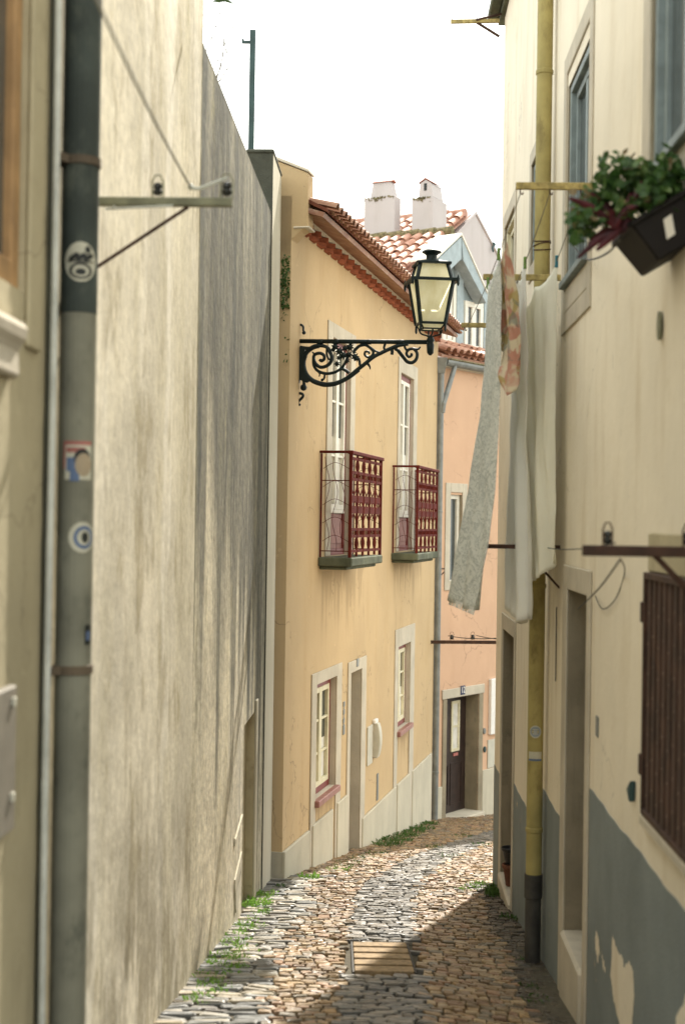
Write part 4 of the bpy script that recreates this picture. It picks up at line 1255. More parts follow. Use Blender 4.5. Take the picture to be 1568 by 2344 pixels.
# planter hung out of the upper window
def planter():
    D = 5.55
    n0, n1 = at(1445, 514, D), at(1508, 597, D)
    ax = (at(1568, 443, D) - n0)
    ax = ax.normalized()
    dn = n1 - n0
    wd = 0.36
    back = FR.u * 0.40
    n2 = n0 + ax * wd
    n3 = n1 + ax * (wd - 0.05)
    dn_ = dn * 0.0
    t = thing('planter', 'tilted black plastic planter with a pale label hung below the upper window', 'planter', n1)
    m = MB()
    ins = (ax * 0.0)
    pts = [n0, n2, n3, n1]
    bk = [p + back * (1 if i < 2 else 0.92) for i, p in enumerate(pts)]
    m.hexa([pts[3], pts[2], bk[2], bk[3], pts[0], pts[1], bk[1], bk[0]])
    m.build('box', M['plastic_black'], t, bevel=0.008)
    fc = ax.cross(dn).normalized()
    if fc.dot(EYE - n0) < 0: fc = -fc
    rim = MB()
    up = -dn.normalized()
    for p, q in ((n0, n2), (n0, n0 + back), (n2, n2 + back), (n0 + back, n2 + back)):
        rim.bar(p + up * 0.004, q + up * 0.004, 0.022, 0.022, fc)
    rim.build('rim', M['plastic_black'], t, bevel=0.004)
    lb = MB()
    a = at(1518, 502, D) + fc * 0.004
    ex, ez = at(1531, 493, D) - at(1518, 502, D), at(1526, 548, D) - at(1518, 502, D)
    ex = ex * 1.45
    def dark_p(p): return p
    nrm_ = fc
    def proj(p): return p - nrm_ * (p - (n0 + nrm_ * 0.005)).dot(nrm_)
    lb.face(proj(a), proj(a + ex), proj(a + ex + ez), proj(a + ez))
    lb.build('label', M['paper'], t)
    # foliage
    c = (n0 + n2) / 2 + back * 0.5
    r3 = random.Random(8)
    up2 = V((-0.15, 0, 1)).normalized()
    def leaf(m, p, nrm, r):
        nrm = nrm.normalized()
        a = nrm.orthogonal().normalized(); b = nrm.cross(a)
        n = 18
        cup = r * r3.uniform(0.15, 0.5)
        rim_ = []
        for i in range(n):
            an = i * 2 * math.pi / n
            rr = r * (1 + 0.10 * math.cos(an * 7)) * (0.55 if i == 0 else 1)
            rim_.append(p + (a * math.cos(an) + b * math.sin(an)) * rr + nrm * (cup + 0.1 * r * math.sin(an * 3)))
        mid = [p + (q - p) * 0.5 + nrm * (-cup * 0.25) for q in rim_]
        m.add(rim_ + mid + [p], [(i, (i + 1) % n, n + (i + 1) % n, n + i) for i in range(n)] + [(n + i, n + (i + 1) % n, 2 * n) for i in range(n)])
    pl = MB()
    # clumps: (px, py, radius)
    for (cx, cy, rr, cnt) in ((1420, 385, 0.075, 34), (1385, 420, 0.06, 24), (1460, 405, 0.075, 30), (1500, 410, 0.07, 28), (1550, 395, 0.08, 34), (1375, 450, 0.055, 22), (1345, 470, 0.05, 18), (1327, 505, 0.045, 18), (1332, 535, 0.045, 16),
                          (1430, 450, 0.07, 26), (1480, 440, 0.07, 24), (1530, 435, 0.07, 24), (1590, 400, 0.08, 24), (1365, 505, 0.05, 14), (1400, 480, 0.06, 20), (1500, 462, 0.05, 26), (1545, 440, 0.05, 26), (1450, 478, 0.045, 22), (1420, 500, 0.04, 18)):
        for _ in range(int(cnt * 1.9)):
            d = D + r3.uniform(-0.02, 0.34)
            q = at(cx, cy, d) + V((r3.gauss(0, rr * .55), 0, r3.gauss(0, rr * .45)))
            nn = V((r3.uniform(-1, 1), r3.uniform(-1.2, 0.5), r3.uniform(0.0, 1.2)))
            k_ = r3.random(); pl.mi = 0 if k_ < .68 else 1 if k_ < .93 else 2
            leaf(pl, q, nn, r3.uniform(0.010, 0.029))
    stem_base = n0 + back * 0.5 + ax * 0.1
    for (cx, cy) in ((1420, 390), (1385, 425), (1330, 520), (1480, 400), (1540, 400), (1350, 470)):
        e = at(cx, cy, D + 0.15)
        pl.tube([stem_base, stem_base.lerp(e, 0.5) + V((0, 0, 0.03)), e], 0.004, 5)
    pl.mi = 0
    o = pl.build('scalloped_leaf_plant', [M['leaf'], leaf_mat('young_pale_leaf', (0.06, 0.13, 0.03), (0.16, 0.22, 0.07)), leaf_mat('dry_leaf', (0.16, 0.11, 0.05), (0.28, 0.22, 0.12))], base=stem_base)
    tag(o, 'bushy green plant with scalloped leaves growing in the black planter', 'plant')
    rp = MB()
    root = at(1432, 528, D + 0.03)
    tips = [(1302, 452, 0), (1322, 590, 0.05), (1365, 572, 0), (1352, 440, 0.08), (1400, 478, -0.03), (1470, 412, 0.02), (1345, 560, 0.1), (1445, 440, 0.05), (1385, 500, 0), (1460, 470, -0.03), (1410, 440, 0.1)]
    for (x, y_, dd) in tips:
        e = at(x, y_, D + dd)
        s0 = root.lerp(at(1400, 520, D), r3.random())
        mid = s0.lerp(e, 0.5) + V((0, 0, r3.uniform(0, 0.03)))
        pts = cat_rom([s0, mid, e], 6)
        k = len(pts)
        wds = [0.003 + 0.011 * math.sin(math.pi * min(1, (i / (k - 1)) * 0.85 + 0.1)) for i in range(k)]
        tdir = (e - s0).normalized()
        sd = tdir.cross(V((0, 1, 0.2))).normalized()
        pp_ = []
        for p, w in zip(pts, wds): pp_ += [p - sd * w, p + V((0, -0.004, 0)), p + sd * w]
        rp.add(pp_, [f for i in range(k - 1) for f in ((3 * i, 3 * i + 1, 3 * i + 4, 3 * i + 3), (3 * i + 1, 3 * i + 2, 3 * i + 5, 3 * i + 4))])
    o = rp.build('burgundy_plant', M['leaf_red'], base=root, solid=0.002)
    tag(o, 'burgundy plant with long pointed leaves trailing out of the black planter', 'plant')
    hk = MB()
    hk.tube(cat_rom([at(1420, 545, D + 0.2), at(1395, 575, D + 0.8), at(1360, 592, D + 1.9), FR.P(FR.uu(1345, 590), 0.02, FR.zz(1345, 590)), FR.P(FR.uu(1322, 560), 0.03, FR.zz(1322, 560))]), 0.005, 6)
    o = hk.build('planter_hook_wire', M['wire']); tag(o, 'dark wire tying the black planter back to the grey window', 'wire')
    # iron holder that carries the planter on the window
    for f in (0.15, 0.85):
        hd = MB()
        p = n1 + back * f + ax * 0.2
        q = n3 + back * f
        w_ = V((FR.P(q.y, 0, 0).x, q.y, q.z + 0.02))
        hd.tube([p, q, w_], 0.007, 6)
        hd.build('holder', M['rust'], t)
planter()

# flower pots in the far doorway
d2 = RH['d2']
uc = FR.uu(1162, 2035, -0.02)
zb = FR.zz(1162, 2043, 0.0)
for (du, r, h, mt, lb, zo) in ((0.0, 0.075, 0.20, 'pot', 'squat terracotta pot on the far doorstep under the black pot', 0), (0.0, 0.085, 0.15, 'pot_dark', 'black glazed pot stacked on the terracotta pot in the far doorway', 0.202)):
    m = MB(); m.lathe([(r * .62, 0), (r * .7, 0.02), (r * .95, h * .75), (r * 1.12, h * .84), (r * 1.15, h), (r * 1.0, h), (r * .9, h * .82), (r * .5, h * .8)], FR.P(uc + du, -0.05, zb + zo), 18)
    o = m.build('flower_pot', M[mt], smooth=False, bevel=0.004); tag(o, lb, 'flower pot', 'pots in the far doorway')

# ------------------------------------------------------------------ roof tiles
def tiles(mb, O, r, L, f, ML, pitch=0.21, course=0.36, R=0.085, seed=1, base=True):
    rr_ = random.Random(seed)
    r = V(r).normalized(); f = V(f).normalized()
    nr = r.cross(f); nr = nr if nr.z > 0 else -nr
    nc = int(L / pitch); k = int(ML / course)
    seg = 7
    for i in range(nc + 1):
        c0 = O + r * (i * pitch)
        # pans
        pan = []
        for s in (0, ML):
            for q in range(6):
                a = math.pi * q / 5
                pan.append(c0 + r * (pitch / 2 - R * 0.8 * math.cos(a)) + nr * (0.0 - R * 0.6 * math.sin(a)) + f * s)
        mb.add(pan, [(q, q + 1, q + 7, q + 6) for q in range(5)])
        for j in range(k):
            s0 = j * course - 0.03; s1 = (j + 1) * course + 0.03
            jx, jy = rr_.gauss(0, 0.006), rr_.gauss(0, 0.004)
            pts = []
            for s, rad_, lift, off in ((s0, R * 0.84, 0.0, 0), (s1, R * 1.05, 0.02, 0), (s1, R * 0.86, 0.02, 0)):
                for q in range(seg):
                    a = math.pi * q / (seg - 1)
                    pts.append(c0 + r * (jx - rad_ * math.cos(a)) + nr * (lift + jy + rad_ * 0.95 * math.sin(a)) + f * s)
            mb.add(pts, [(q, q + 1, seg + q + 1, seg + q) for q in range(seg - 1)] + [(seg + q, seg + q + 1, 2 * seg + q + 1, 2 * seg + q) for q in range(seg - 1)])
    if base:
        a, b = O - r * 0.1 - nr * 0.06, O + r * L - nr * 0.06
        mb.hexa([a, b, b + f * ML * 0.985, a + f * ML * 0.985, a - nr * 0.05, b - nr * 0.05, b - nr * 0.05 + f * ML * 0.985, a - nr * 0.05 + f * ML * 0.985])

def tall_window(parent, F, u0, u1, z0, z1, q, outer, inner, panel=0.0, two=True):
    m = MB(); ring(m, F, u0 + 0.002, u1 - 0.002, z0 + 0.002, z1 - 0.002, 0.075, -q, -q + 0.05)
    w = m.build('window', outer, parent, bevel=0.004)
    a, b, c, d = u0 + 0.077, u1 - 0.077, z0 + 0.077, z1 - 0.077
    if panel:
        p = MB(); p.box(F, a, b, -q, -q + 0.03, c, c + panel)
        p.box(F, a + 0.05, b - 0.05, -q + 0.03, -q + 0.042, c + 0.06, c + panel - 0.06)
        p.build('lower_panel', M['pink_panel'], w, bevel=0.004)
        p = MB(); p.box(F, a, b, -q, -q + 0.06, c + panel + 0.002, c + panel + 0.045); p.build('rail', M['white_paint'], w, bevel=0.004)
        c += panel + 0.047
    mid = (a + b) / 2
    gl = MB(); gl.box(F, a + 0.02, b - 0.02, -q + 0.006, -q + 0.012, c + 0.02, d - 0.02); gl.build('pane', M['glass'], w)
    for s0, s1 in ((a, mid - 0.001), (mid + 0.001, b)):
        m = MB(); ring(m, F, s0 + 0.001, s1, c, d, 0.06, -q + 0.013, -q + 0.055)
        for k in (1, 2):
            zc = c + (d - c) * k / 3
            m.box(F, s0 + 0.061, s1 - 0.06, -q + 0.016, -q + 0.045, zc - 0.014, zc + 0.014)
        m.build('sash', inner, w, bevel=0.003)
        cu = MB()
        cu.grid(lambda s, t: F.P(s0 + 0.05 + (s1 - s0 - 0.1) * s, -q + 0.0135 + 0.001 * math.sin(s * 18), c + 0.05 + (d - c - 0.1) * t * 0.45), 10, 2)
        cu.build('curtain', M['curtain'], w)
    return w

# ------------------------------------------------------------------ yellow house
def yellow_house():
    F = FY
    t = thing('yellow_house', 'yellow ochre house with tiled eave and two maroon balconies', 'house', F.P(4, 0, g(0, 18)))
    def rng(xl, xr, ym, yt, xt, yb, xb):
        return F.uu(xl, ym), F.uu(xr, ym), F.zz(xb, yb), F.zz(xt, yt)
    d1 = rng(757, 799, 1000, 772, 762, 1272, 760)     # balcony doors
    d2 = rng(914, 944, 1000, 852, 917, 1262, 915)
    w1 = rng(721, 767, 1700, 1568, 724, 1830, 723)
    w3 = rng(909, 937, 1560, 1482, 910, 1672, 912)
    e1 = rng(799, 824, 1700, 1542, 801, 1965, 803)
    ops = [(*d1, 0.10), (*d2, 0.10), (*w1, 0.12), (*w3, 0.12), (*e1, 0.30)]
    zc = F.zz(853, 597, 0.08)
    m = MB()
    facade(m, F, 0, YU, -5.5, zc, ops, 0.1, 0, 1)
    shell(m, F, 0, YU, -5, -5.5, zc)
    m.build('wall', [M['yellow'], M['stone']], t)
    # quoin strip at the near corner and its return
    # cornice: saw tooth tile course, limewashed cove, tile soffit
    zd0, zd1, zk = F.zz(853, 668, 0.04), F.zz(853, 634, 0.06), F.zz(853, 597, 0.08)
    cor = MB()
    n = int(YU / 0.34)
    for i in range(n):
        u = 0.18 + i * 0.34
        hz = zd1 - zd0
        cor.prism([F.P(u - 0.13, 0, zd0 + hz * .28), F.P(u - 0.02, 0.085, zd0 + hz * .28), F.P(u + 0.11, 0.0, zd0 + hz * .28)], V((0, 0, hz * 0.30)))
        cor.prism([F.P(u - 0.05, 0, zd0 + hz * .60), F.P(u + 0.03, 0.10, zd0 + hz * .60), F.P(u + 0.12, 0.0, zd0 + hz * .60)], V((0, 0, hz * 0.36)))
    cor.build('tooth_course', M['tile_red'], t, bevel=0.004)
    cb = MB()
    cb.prism([F.P(0.14, 0, zd1), F.P(0.14, 0.055, zd1 + 0.0), F.P(0.14, 0.07, zd1 + 0.05), F.P(0.14, 0.10, zk), F.P(0.14, 0, zk)], F.u * (YU - 0.14))
    cb.build('cove', M['cream_band'], t, bevel=0.006)
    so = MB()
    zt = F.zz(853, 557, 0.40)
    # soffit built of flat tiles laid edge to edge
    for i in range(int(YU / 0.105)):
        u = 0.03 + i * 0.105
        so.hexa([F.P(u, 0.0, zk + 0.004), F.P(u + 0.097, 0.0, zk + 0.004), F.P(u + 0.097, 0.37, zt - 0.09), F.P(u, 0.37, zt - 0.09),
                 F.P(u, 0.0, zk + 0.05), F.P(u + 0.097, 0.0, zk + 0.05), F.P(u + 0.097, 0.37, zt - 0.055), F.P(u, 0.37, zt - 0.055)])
    so.build('soffit', simple('shaded_tile_underside', (0.14, 0.05, 0.03), 0.85, 0.3, spec=0.1, vscale=12), t)  # dark tile, its colour deepened to stand for shade under the overhang
    rf = MB()
    pitch = 0.30
    fall = (F.n + V((0, 0, -pitch))).normalized()
    eave = F.P(0.12, 0.42, zt - 0.055)
    O = eave - fall * 4.32
    tiles(rf, O, F.u, YU - 0.15, fall, 4.32, 0.19, 0.36, 0.066, 2)
    rf.build('roof', M['tile_old'], t)
    # party wall with its corbel at the near end
    E = Frame(F.P(0, 0, 0), (F.n.x, F.n.y), 1)
    if E.n.dot(EYE - E.o) < 0: E = Frame(F.P(0, 0, 0), (F.n.x, F.n.y), -1)
    def ep(x, y): 
        a, z = E.hit(x, y); return a, z
    pw = MB()
    pts = [(600, 352), (632, 366), (705, 394), (705, 518), (688, 528), (668, 548)]
    poly = [E.P(*(lambda h: (h[0], 0, h[1]))(ep(x, y))) for x, y in pts]
    u_in = ep(672, 532)
    poly += [E.P(0.0, 0, ep(655, 600)[1]), E.P(-1.2, 0, ep(655, 600)[1]), E.P(-1.2, 0, ep(600, 352)[1] + 0.25)]
    pw.prism(poly, F.u * 0.22)
    pw.build('party_wall', M['yellow'], t, bevel=0.008)
    cp = MB()
    a0, z0_ = ep(600, 352); a1, z1_ = ep(707, 393)
    cp.prism([E.P(a0, 0.015, z0_), E.P(a1, 0.015, z1_), E.P(a1, 0.015, z1_ + 0.03), E.P(a0, 0.015, z0_ + 0.035)], F.u * 0.26)
    cp.build('coping', M['cream_band'], t, bevel=0.006)
    zl = ep(690, 522)[1]
    lg = MB(); lg.box(E, 0.02, ep(706, 520)[0] + 0.015, -0.235, 0.016, zl, zl + 0.022)
    lg.build('ledge', M['cream_band'], t, bevel=0.008)
    # plinth panels between the stone jambs
    pl = MB()
    for (xa, xb, x, y) in ((645, 703, 672, 1928), (711, 757, 735, 1871), (768, 791, 779, 1830), (826, 902, 863, 1839), (906, 934, 920, 1784), (941, 984, 955, 1752)):
        zt_ = F.zz(x, y)
        ua, ub2 = F.uu(xa, y), F.uu(xb, y)
        pl.box(F, ua, ub2, 0.0, 0.035, -5.4, zt_)
    pl.build('plinth', M['plinth'], t, bevel=0.008)
    pr = MB()
    pr.box(E, -0.6, 0.0, 0.0, 0.02, -5.4, F.zz(648, 1950))
    pr.build('plinth_return', M['plinth'], t)
    # stone surrounds
    def surround(d, xl, xr, yt, xt, legs, ym):
        s = MB()
        ua, ub2 = F.uu(xl, ym), F.uu(xr, ym)
        zt_ = F.zz(xt, yt)
        zb_ = -5.4 if legs else d[2]
        s.box(F, ua, d[0], 0, 0.018, zb_, zt_)
        s.box(F, d[1], ub2, 0, 0.018, zb_, zt_)
        s.box(F, d[0], d[1], 0, 0.018, d[3], zt_)
        s.build('surround', M['stone'], t, bevel=0.006)
    surround(d1, 746, 809, 730, 749, False, 1000)
    surround(d2, 909, 952, 815, 912, False, 1000)
    surround(w1, 710, 778, 1545, 712, True, 1700)
    surround(w3, 902, 946, 1443, 904, True, 1560)
    surround(e1, 793, 834, 1517, 798, True, 1700)
    # windows
    tall_window(t, F, *d1, 0.09, M['red_frame'], M['white_paint'], 0.42)
    tall_window(t, F, *d2, 0.09, M['red_frame'], M['white_paint'], 0.42)
    tall_window(t, F, *w1, 0.115, M['red_frame'], M['cream_paint'])
    tall_window(t, F, *w3, 0.115, M['red_frame'], M['cream_paint'])
    for w in (w1, w3):
        s = MB(); s.box(F, w[0] - 0.04, w[1] + 0.04, -0.1, 0.07, w[2] - 0.075, w[2] - 0.002); s.build('window_sill', M['sill'], t, bevel=0.008)
    # front door, deep in its recess
    dr = MB()
    dr.box(F, e1[0] + 0.003, e1[1] - 0.003, -0.29, -0.25, e1[2] + 0.003, e1[3] - 0.003)
    for k in range(2):
        dr.box(F, e1[0] + 0.12, e1[1] - 0.12, -0.25, -0.238, e1[2] + 0.15 + k * 1.0, e1[2] + 0.95 + k * 1.0)
    dr.build('door', M['door_wood'], t, bevel=0.005)
    ds = MB(); ds.box(F, e1[0] + 0.002, e1[1] - 0.002, -0.25, 0.06, e1[2] - 0.5, e1[2] + 0.002); ds.build('doorstep', M['stone'], t, bevel=0.012)
    np_ = MB(); zz_ = F.zz(815, 1517); uu_ = F.uu(815, 1517)
    np_.box(F, uu_ - 0.06, uu_ + 0.06, 0.018, 0.026, zz_ - 0.05, zz_ + 0.05); np_.build('door_plate', M['zinc'], t)
    # balconies
    def balcony(xn, xf, ys, yr):
        q = 0.36
        u0, u1 = F.uu(xn[0], ys), F.uu(xn[1], ys, q)
        zs1 = F.zz(xn[2], ys, q)
        th = 0.10
        m = MB()
        m.box(F, u0 - 0.03, u1 + 0.03, 0.0, q + 0.03, zs1 - th, zs1)
        m.box(F, u0 + 0.03, u1 - 0.03, 0.0, q - 0.04, zs1 - th - 0.04, zs1 - th - 0.001)
        b = m.build('balcony', M['green_stone'], t, bevel=0.012)
        zr = F.zz(xn[2], yr, q)
        h = zr - zs1
        for u, n_ in ((u0, q), (u1, q), (u0, 0.02), (u1, 0.02)):
            p = MB()
            w = 0.036 if n_ > 0.1 else 0.02
            p.box(F, u - w / 2, u + w / 2, n_ - w / 2, n_ + w / 2, zs1 + 0.001, zr - 0.032)
            p.build('railing_post', M['maroon'], b, bevel=0.003)
        r_ = MB()
        r_.box(F, u0 - 0.04, u1 + 0.05, q - 0.032, q + 0.032, zr - 0.04, zr)
        for u in (u0, u1): r_.box(F, u - 0.025, u + 0.025, 0.0, q - 0.032, zr - 0.03, zr - 0.001)
        r_.build('handrail', M['maroon'], b, bevel=0.006)
        # cast iron front
        fm = MB()
        L = u1 - u0
        nb = 5
        bands = [0.06, 0.20, 0.265, 0.735, 0.80, 0.93]
        for f in bands: fm.box(F, u0, u1, q - 0.008, q + 0.008, zs1 + h * f - 0.016, zs1 + h * f + 0.016)
        du = L / nb
        for i in range(nb + 1):
            u = u0 + i * du
            fm.tube([F.P(u, q, zs1 + 0.01), F.P(u, q, zr - 0.03)], 0.015, 6)
        for i in range(nb):
            uc = u0 + (i + 0.5) * du
            def ringlet(zc, ru, rz, rr=0.007):
                fm.tube([F.P(uc + ru * math.cos(a), q, zc + rz * math.sin(a)) for a in [k * 2 * math.pi / 12 for k in range(13)]], rr, 5)
            # pointed arches above and below the centre band
            for (za, zb_) in ((0.62, 0.735), (0.265, 0.40)):
                pass
            for s in (-1, 1):
                fm.tube(cat_rom([F.P(uc + s * du * .46, q, zs1 + h * 0.735), F.P(uc + s * du * .40, q, zs1 + h * 0.66), F.P(uc, q, zs1 + h * 0.585)], 4), 0.0075, 5)
                fm.tube(cat_rom([F.P(uc + s * du * .46, q, zs1 + h * 0.265), F.P(uc + s * du * .40, q, zs1 + h * 0.345), F.P(uc, q, zs1 + h * 0.415)], 4), 0.0075, 5)
                fm.tube(cat_rom([F.P(uc + s * du * .45, q, zs1 + h * 0.93), F.P(uc + s * du * .25, q, zs1 + h * 0.86), F.P(uc + s * du * .45, q, zs1 + h * 0.80)], 4), 0.007, 5)
                fm.tube(cat_rom([F.P(uc + s * du * .45, q, zs1 + h * 0.06), F.P(uc + s * du * .25, q, zs1 + h * 0.13), F.P(uc + s * du * .45, q, zs1 + h * 0.20)], 4), 0.007, 5)
            
            for k_ in (-.27, .0, .27):
                for zc_ in (0.768, 0.232): fm.tube([F.P(uc + du * k_, q, zs1 + h * (zc_ - .03)), F.P(uc + du * k_, q, zs1 + h * (zc_ + .03))], 0.009, 5)
            # pierced centre plaque
            fm.box(F, uc - du * .42, uc + du * .42, q - 0.005, q + 0.005, zs1 + h * 0.515, zs1 + h * 0.585)
            fm.box(F, uc - du * .42, uc + du * .42, q - 0.005, q + 0.005, zs1 + h * 0.415, zs1 + h * 0.485)
            ringlet(zs1 + h * 0.498, du * .42, h * .035, 0.010)
            fm.tube([F.P(uc, q, zs1 + h * 0.462), F.P(uc, q, zs1 + h * 0.535)], 0.009, 5)
        fm.build('railing_front', M['maroon'], b)
        # wiry sides
        for u in (u0, u1):
            sm = MB()
            rs = random.Random(int(u * 50))
            for z_ in (0.06, 0.72): sm.tube([F.P(u, 0.02, zs1 + h * z_), F.P(u, q, zs1 + h * z_)], 0.006, 5)
            for k in range(3):
                nn = q * (k + 1) / 4
                pts = [F.P(u, nn + 0.028 * math.sin(j * 1.1 + k), zs1 + h * (0.06 + 0.88 * j / 10)) for j in range(11)]
                sm.tube(cat_rom(pts, 3), 0.0032, 5)
            for k in range(5):
                zc = zs1 + h * (0.15 + 0.17 * k)
                sm.tube(cat_rom([F.P(u, 0.04, zc), F.P(u, q * .5, zc + 0.07), F.P(u, q - 0.02, zc + 0.0)], 4), 0.003, 5)
            sm.build('railing_side', M['maroon'], b)
    balcony((729, 869, 800), None, 1277, 1030)
    balcony((896, 998, 945), None, 1268, 1062)
    # rain drips under sills and slabs, ragged runs in the paint itself
    nt = M['yellow'].node_tree; bs = nt.nodes['Principled BSDF']
    lk = [l for l in nt.links if l.to_socket == bs.inputs['Base Color']][0]
    col = lk.from_socket
    h_ = Nt.__new__(Nt); h_.mat = M['yellow']; h_.n = nt.nodes; h_.l = nt.links; h_.bsdf = bs
    h_.pos = nt.nodes.new('ShaderNodeNewGeometry').outputs['Position']
    dt = nt.nodes.new('ShaderNodeVectorMath'); dt.operation = 'DOT_PRODUCT'
    h_.lk(h_.pos, dt.inputs[0]); dt.inputs[1].default_value = (F.u.x, F.u.y, 0)
    uo = h_.math('SUBTRACT', dt.outputs['Value'], F.o.dot(F.u))
    run = h_.noise(1.0, 6, 0.65, h_.mapped((7, 7, 0.5)))
    lenv = h_.math('MULTIPLY', h_.ramp(run, 0.35, 0.7), 1.5)
    def drip(col, ua, ub2, ztop, L, amt):
        inside = h_.math('MULTIPLY', h_.ramp(uo, ua - 0.05, ua + 0.08), h_.ramp(uo, ub2 + 0.05, ub2 - 0.08))
        dz = h_.math('SUBTRACT', ztop, h_.z())
        fall_ = h_.math('MULTIPLY', h_.ramp(dz, 0.0, 0.02), h_.ramp(h_.math('DIVIDE', dz, h_.math('MULTIPLY', lenv, L)), 1.0, 0.2))
        return h_.mix(h_.math('MULTIPLY', h_.math('MULTIPLY', inside, fall_), amt), col, (0.27, 0.19, 0.10))
    for (xa, xb, y_, L) in ((735, 835, 1300, 0.8), (900, 965, 1285, 0.8)):
        col = drip(col, F.uu(xa, y_), F.uu(xb, y_), F.zz((xa + xb) / 2, y_), L, 0.55)
    for w in (w1, w3): col = drip(col, w[0] - 0.05, w[1] + 0.05, w[2] - 0.08, 0.5, 0.6)
    h_.lk(col, bs.inputs['Base Color'])
    # vent slot
    v = MB(); u = F.uu(863, 1800); v.box(F, u - 0.05, u + 0.05, 0, 0.012, F.zz(863, 1832), F.zz(863, 1772)); v.build('vent_cover', M['zinc'], t)
    # moss at the near corner
    mo = MB(); r4 = random.Random(4)
    for i in range(220):
        z = F.zz(655, 700) + r4.random() ** 1.3 * (F.zz(655, 575) - F.zz(655, 700)) if r4.random() < 0.9 else F.zz(655, r4.uniform(700, 830))
        p = E.P(r4.uniform(-0.10, -0.01), r4.uniform(0.0, 0.05), z)
        a = V((r4.uniform(-1, 1), r4.uniform(-1, 1), r4.uniform(-1, 1))).normalized() * r4.uniform(0.01, 0.028)
        b = a.cross(V((r4.uniform(-1, 1), r4.uniform(-1, 1), r4.uniform(-1, 1)))).normalized() * a.length * .6
        mo.face(p - a, p + b, p + a, p - b)
    o = mo.build('wall_fern', M['weed_dark']); tag(o, 'dark ferny growth in the joint between pier and yellow house', 'fern', kind='stuff')
    # gas meter housing and plate
    k = thing('meter_housing', 'curved grey meter cover beside the yellow house doorway', 'meter cover', F.P(F.uu(855, 1700), 0.02, F.zz(855, 1740)))
    mm = MB()
    u0, u1 = F.uu(852, 1690), F.uu(877, 1690, 0.12)
    z0, z1 = F.zz(853, 1742, 0.05), F.zz(853, 1662, 0.05)
    prof = []
    for i in range(9):
        a = i / 8
        prof.append((0.10 * math.sin(math.pi * (0.10 + 0.80 * a)) ** 0.4 + 0.01, z0 + (z1 - z0) * a))
    mm.prism([F.P(u0, 0.0, z0)] + [F.P(u0, n_, z) for n_, z in prof] + [F.P(u0, 0.0, z1)], F.u * (u1 - u0))
    mm.build('cover', M['plastic_grey'], k, bevel=0.01)
    mm = MB(); mm.box(F, u0 - 0.02, u1 + 0.02, 0, 0.05, z1 - 0.01, z1 + 0.05); mm.build('lid', M['white_enamel'], k, bevel=0.012)
    q = MB(); q.box(F, F.uu(839, 1700), F.uu(850, 1700), 0, 0.02, F.zz(845, 1750), F.zz(845, 1662))
    o = q.build('wall_panel', M['plastic_grey'], bevel=0.004); tag(o, 'flat pale panel left of the curved meter cover', 'panel')
    q = MB()
    u = F.uu(786, 1650)
    for yy in (1612, 1630, 1650): q.box(F, u - 0.04, u + 0.045, 0, 0.01, F.zz(786, yy + 6), F.zz(786, yy - 5))
    q.box(F, u - 0.05, u + 0.05, 0, 0.012, F.zz(786, 1682), F.zz(786, 1660))
    q.box(F, u - 0.02, u + 0.025, 0, 0.005, F.zz(786, 1670), F.zz(786, 1608))
    o = q.build('intercom', M['zinc'], bevel=0.003); tag(o, 'small grey intercom between lower window and doorway of the yellow house', 'intercom')
    return dict(E=E)
YH = yellow_house()

# zinc downpipe at the end of the yellow house
def zinc_pipe():
    F = FY
    u = YU + 0.04
    zt = F.zz(992, 800, 0.1)
    c = F.P(u, 0.05, 0)
    t = thing('downpipe', 'grey zinc downpipe with a hopper box between yellow and salmon houses', 'downpipe', F.P(u, 0.05, g(1.5, 24)))
    z_h = F.zz(992, 838, 0.1)
    m = MB(); m.lathe([(0.055, -3.7), (0.055, z_h)], c, 16)
    for yy in (1170, 1480, 1780):
        z = F.zz(990, yy, 0.08); m.lathe([(0.055, z - .02), (0.062, z - .015), (0.062, z + .015), (0.055, z + .02)], c, 16)
    m.build('pipe', M['zinc'], t)
    h = MB()
    lo, hi = 0.06, 0.10
    h.hexa([c + V((x * lo, y * lo, z_h)) for x, y in ((-1, -1), (1, -1), (1, 1), (-1, 1))] + [c + V((x * hi, y * hi, zt)) for x, y in ((-1, -1), (1, -1), (1, 1), (-1, 1))])
    h.build('hopper', M['zinc'], t, bevel=0.006)
    # branch from the salmon gutter
    br = MB()
    a = FP.P(FP.uu(1040, 842, 0.12), 0.12, FP.zz(1040, 842, 0.12))
    b = V((c.x + 0.03, c.y - 0.02, F.zz(1004, 935, 0.05)))
    br.tube([a + V((0, 0, 0.06)), a, b + V((0.02, 0, 0.10)), b + V((0, 0, -0.05))], 0.045, 10)
    br.build('branch', M['zinc'], t)
zinc_pipe()
zb = FY.zz(985, 1470, 0.1)
tb = thing('wall_bracket', 'straight dark iron bar with two insulators fixed beside the zinc downpipe', 'bracket', FY.P(YU + .05, 0.1, zb))
a_ = at(984, 1470, 23.8); b_ = at(1175, 1471, 23.6)
m = MB(); m.bar(a_, b_, 0.05, 0.055); m.build('bar', M['rust'], tb, bevel=0.004)
for x in (1034, 1082):
    m = MB(); insulator(m, at(x, 1466, 23.75), 0.11, 0.025)
    m.build('insulator', [M['rust'], M['porcelain']], tb)
m = MB()
m.tube(sag(at(1026, 1456, 23.7), at(1180, 1455, 22), 0.05), 0.007, 5); m.tube(sag(at(1090, 1455, 23.7), at(1185, 1462, 21.5), 0.03), 0.007, 5)
o = m.build('bar_cable', M['wire'], base=at(1090, 1455, 23.7)); tag(o, 'thin cables running from the straight iron bar behind the cream house', 'cable')

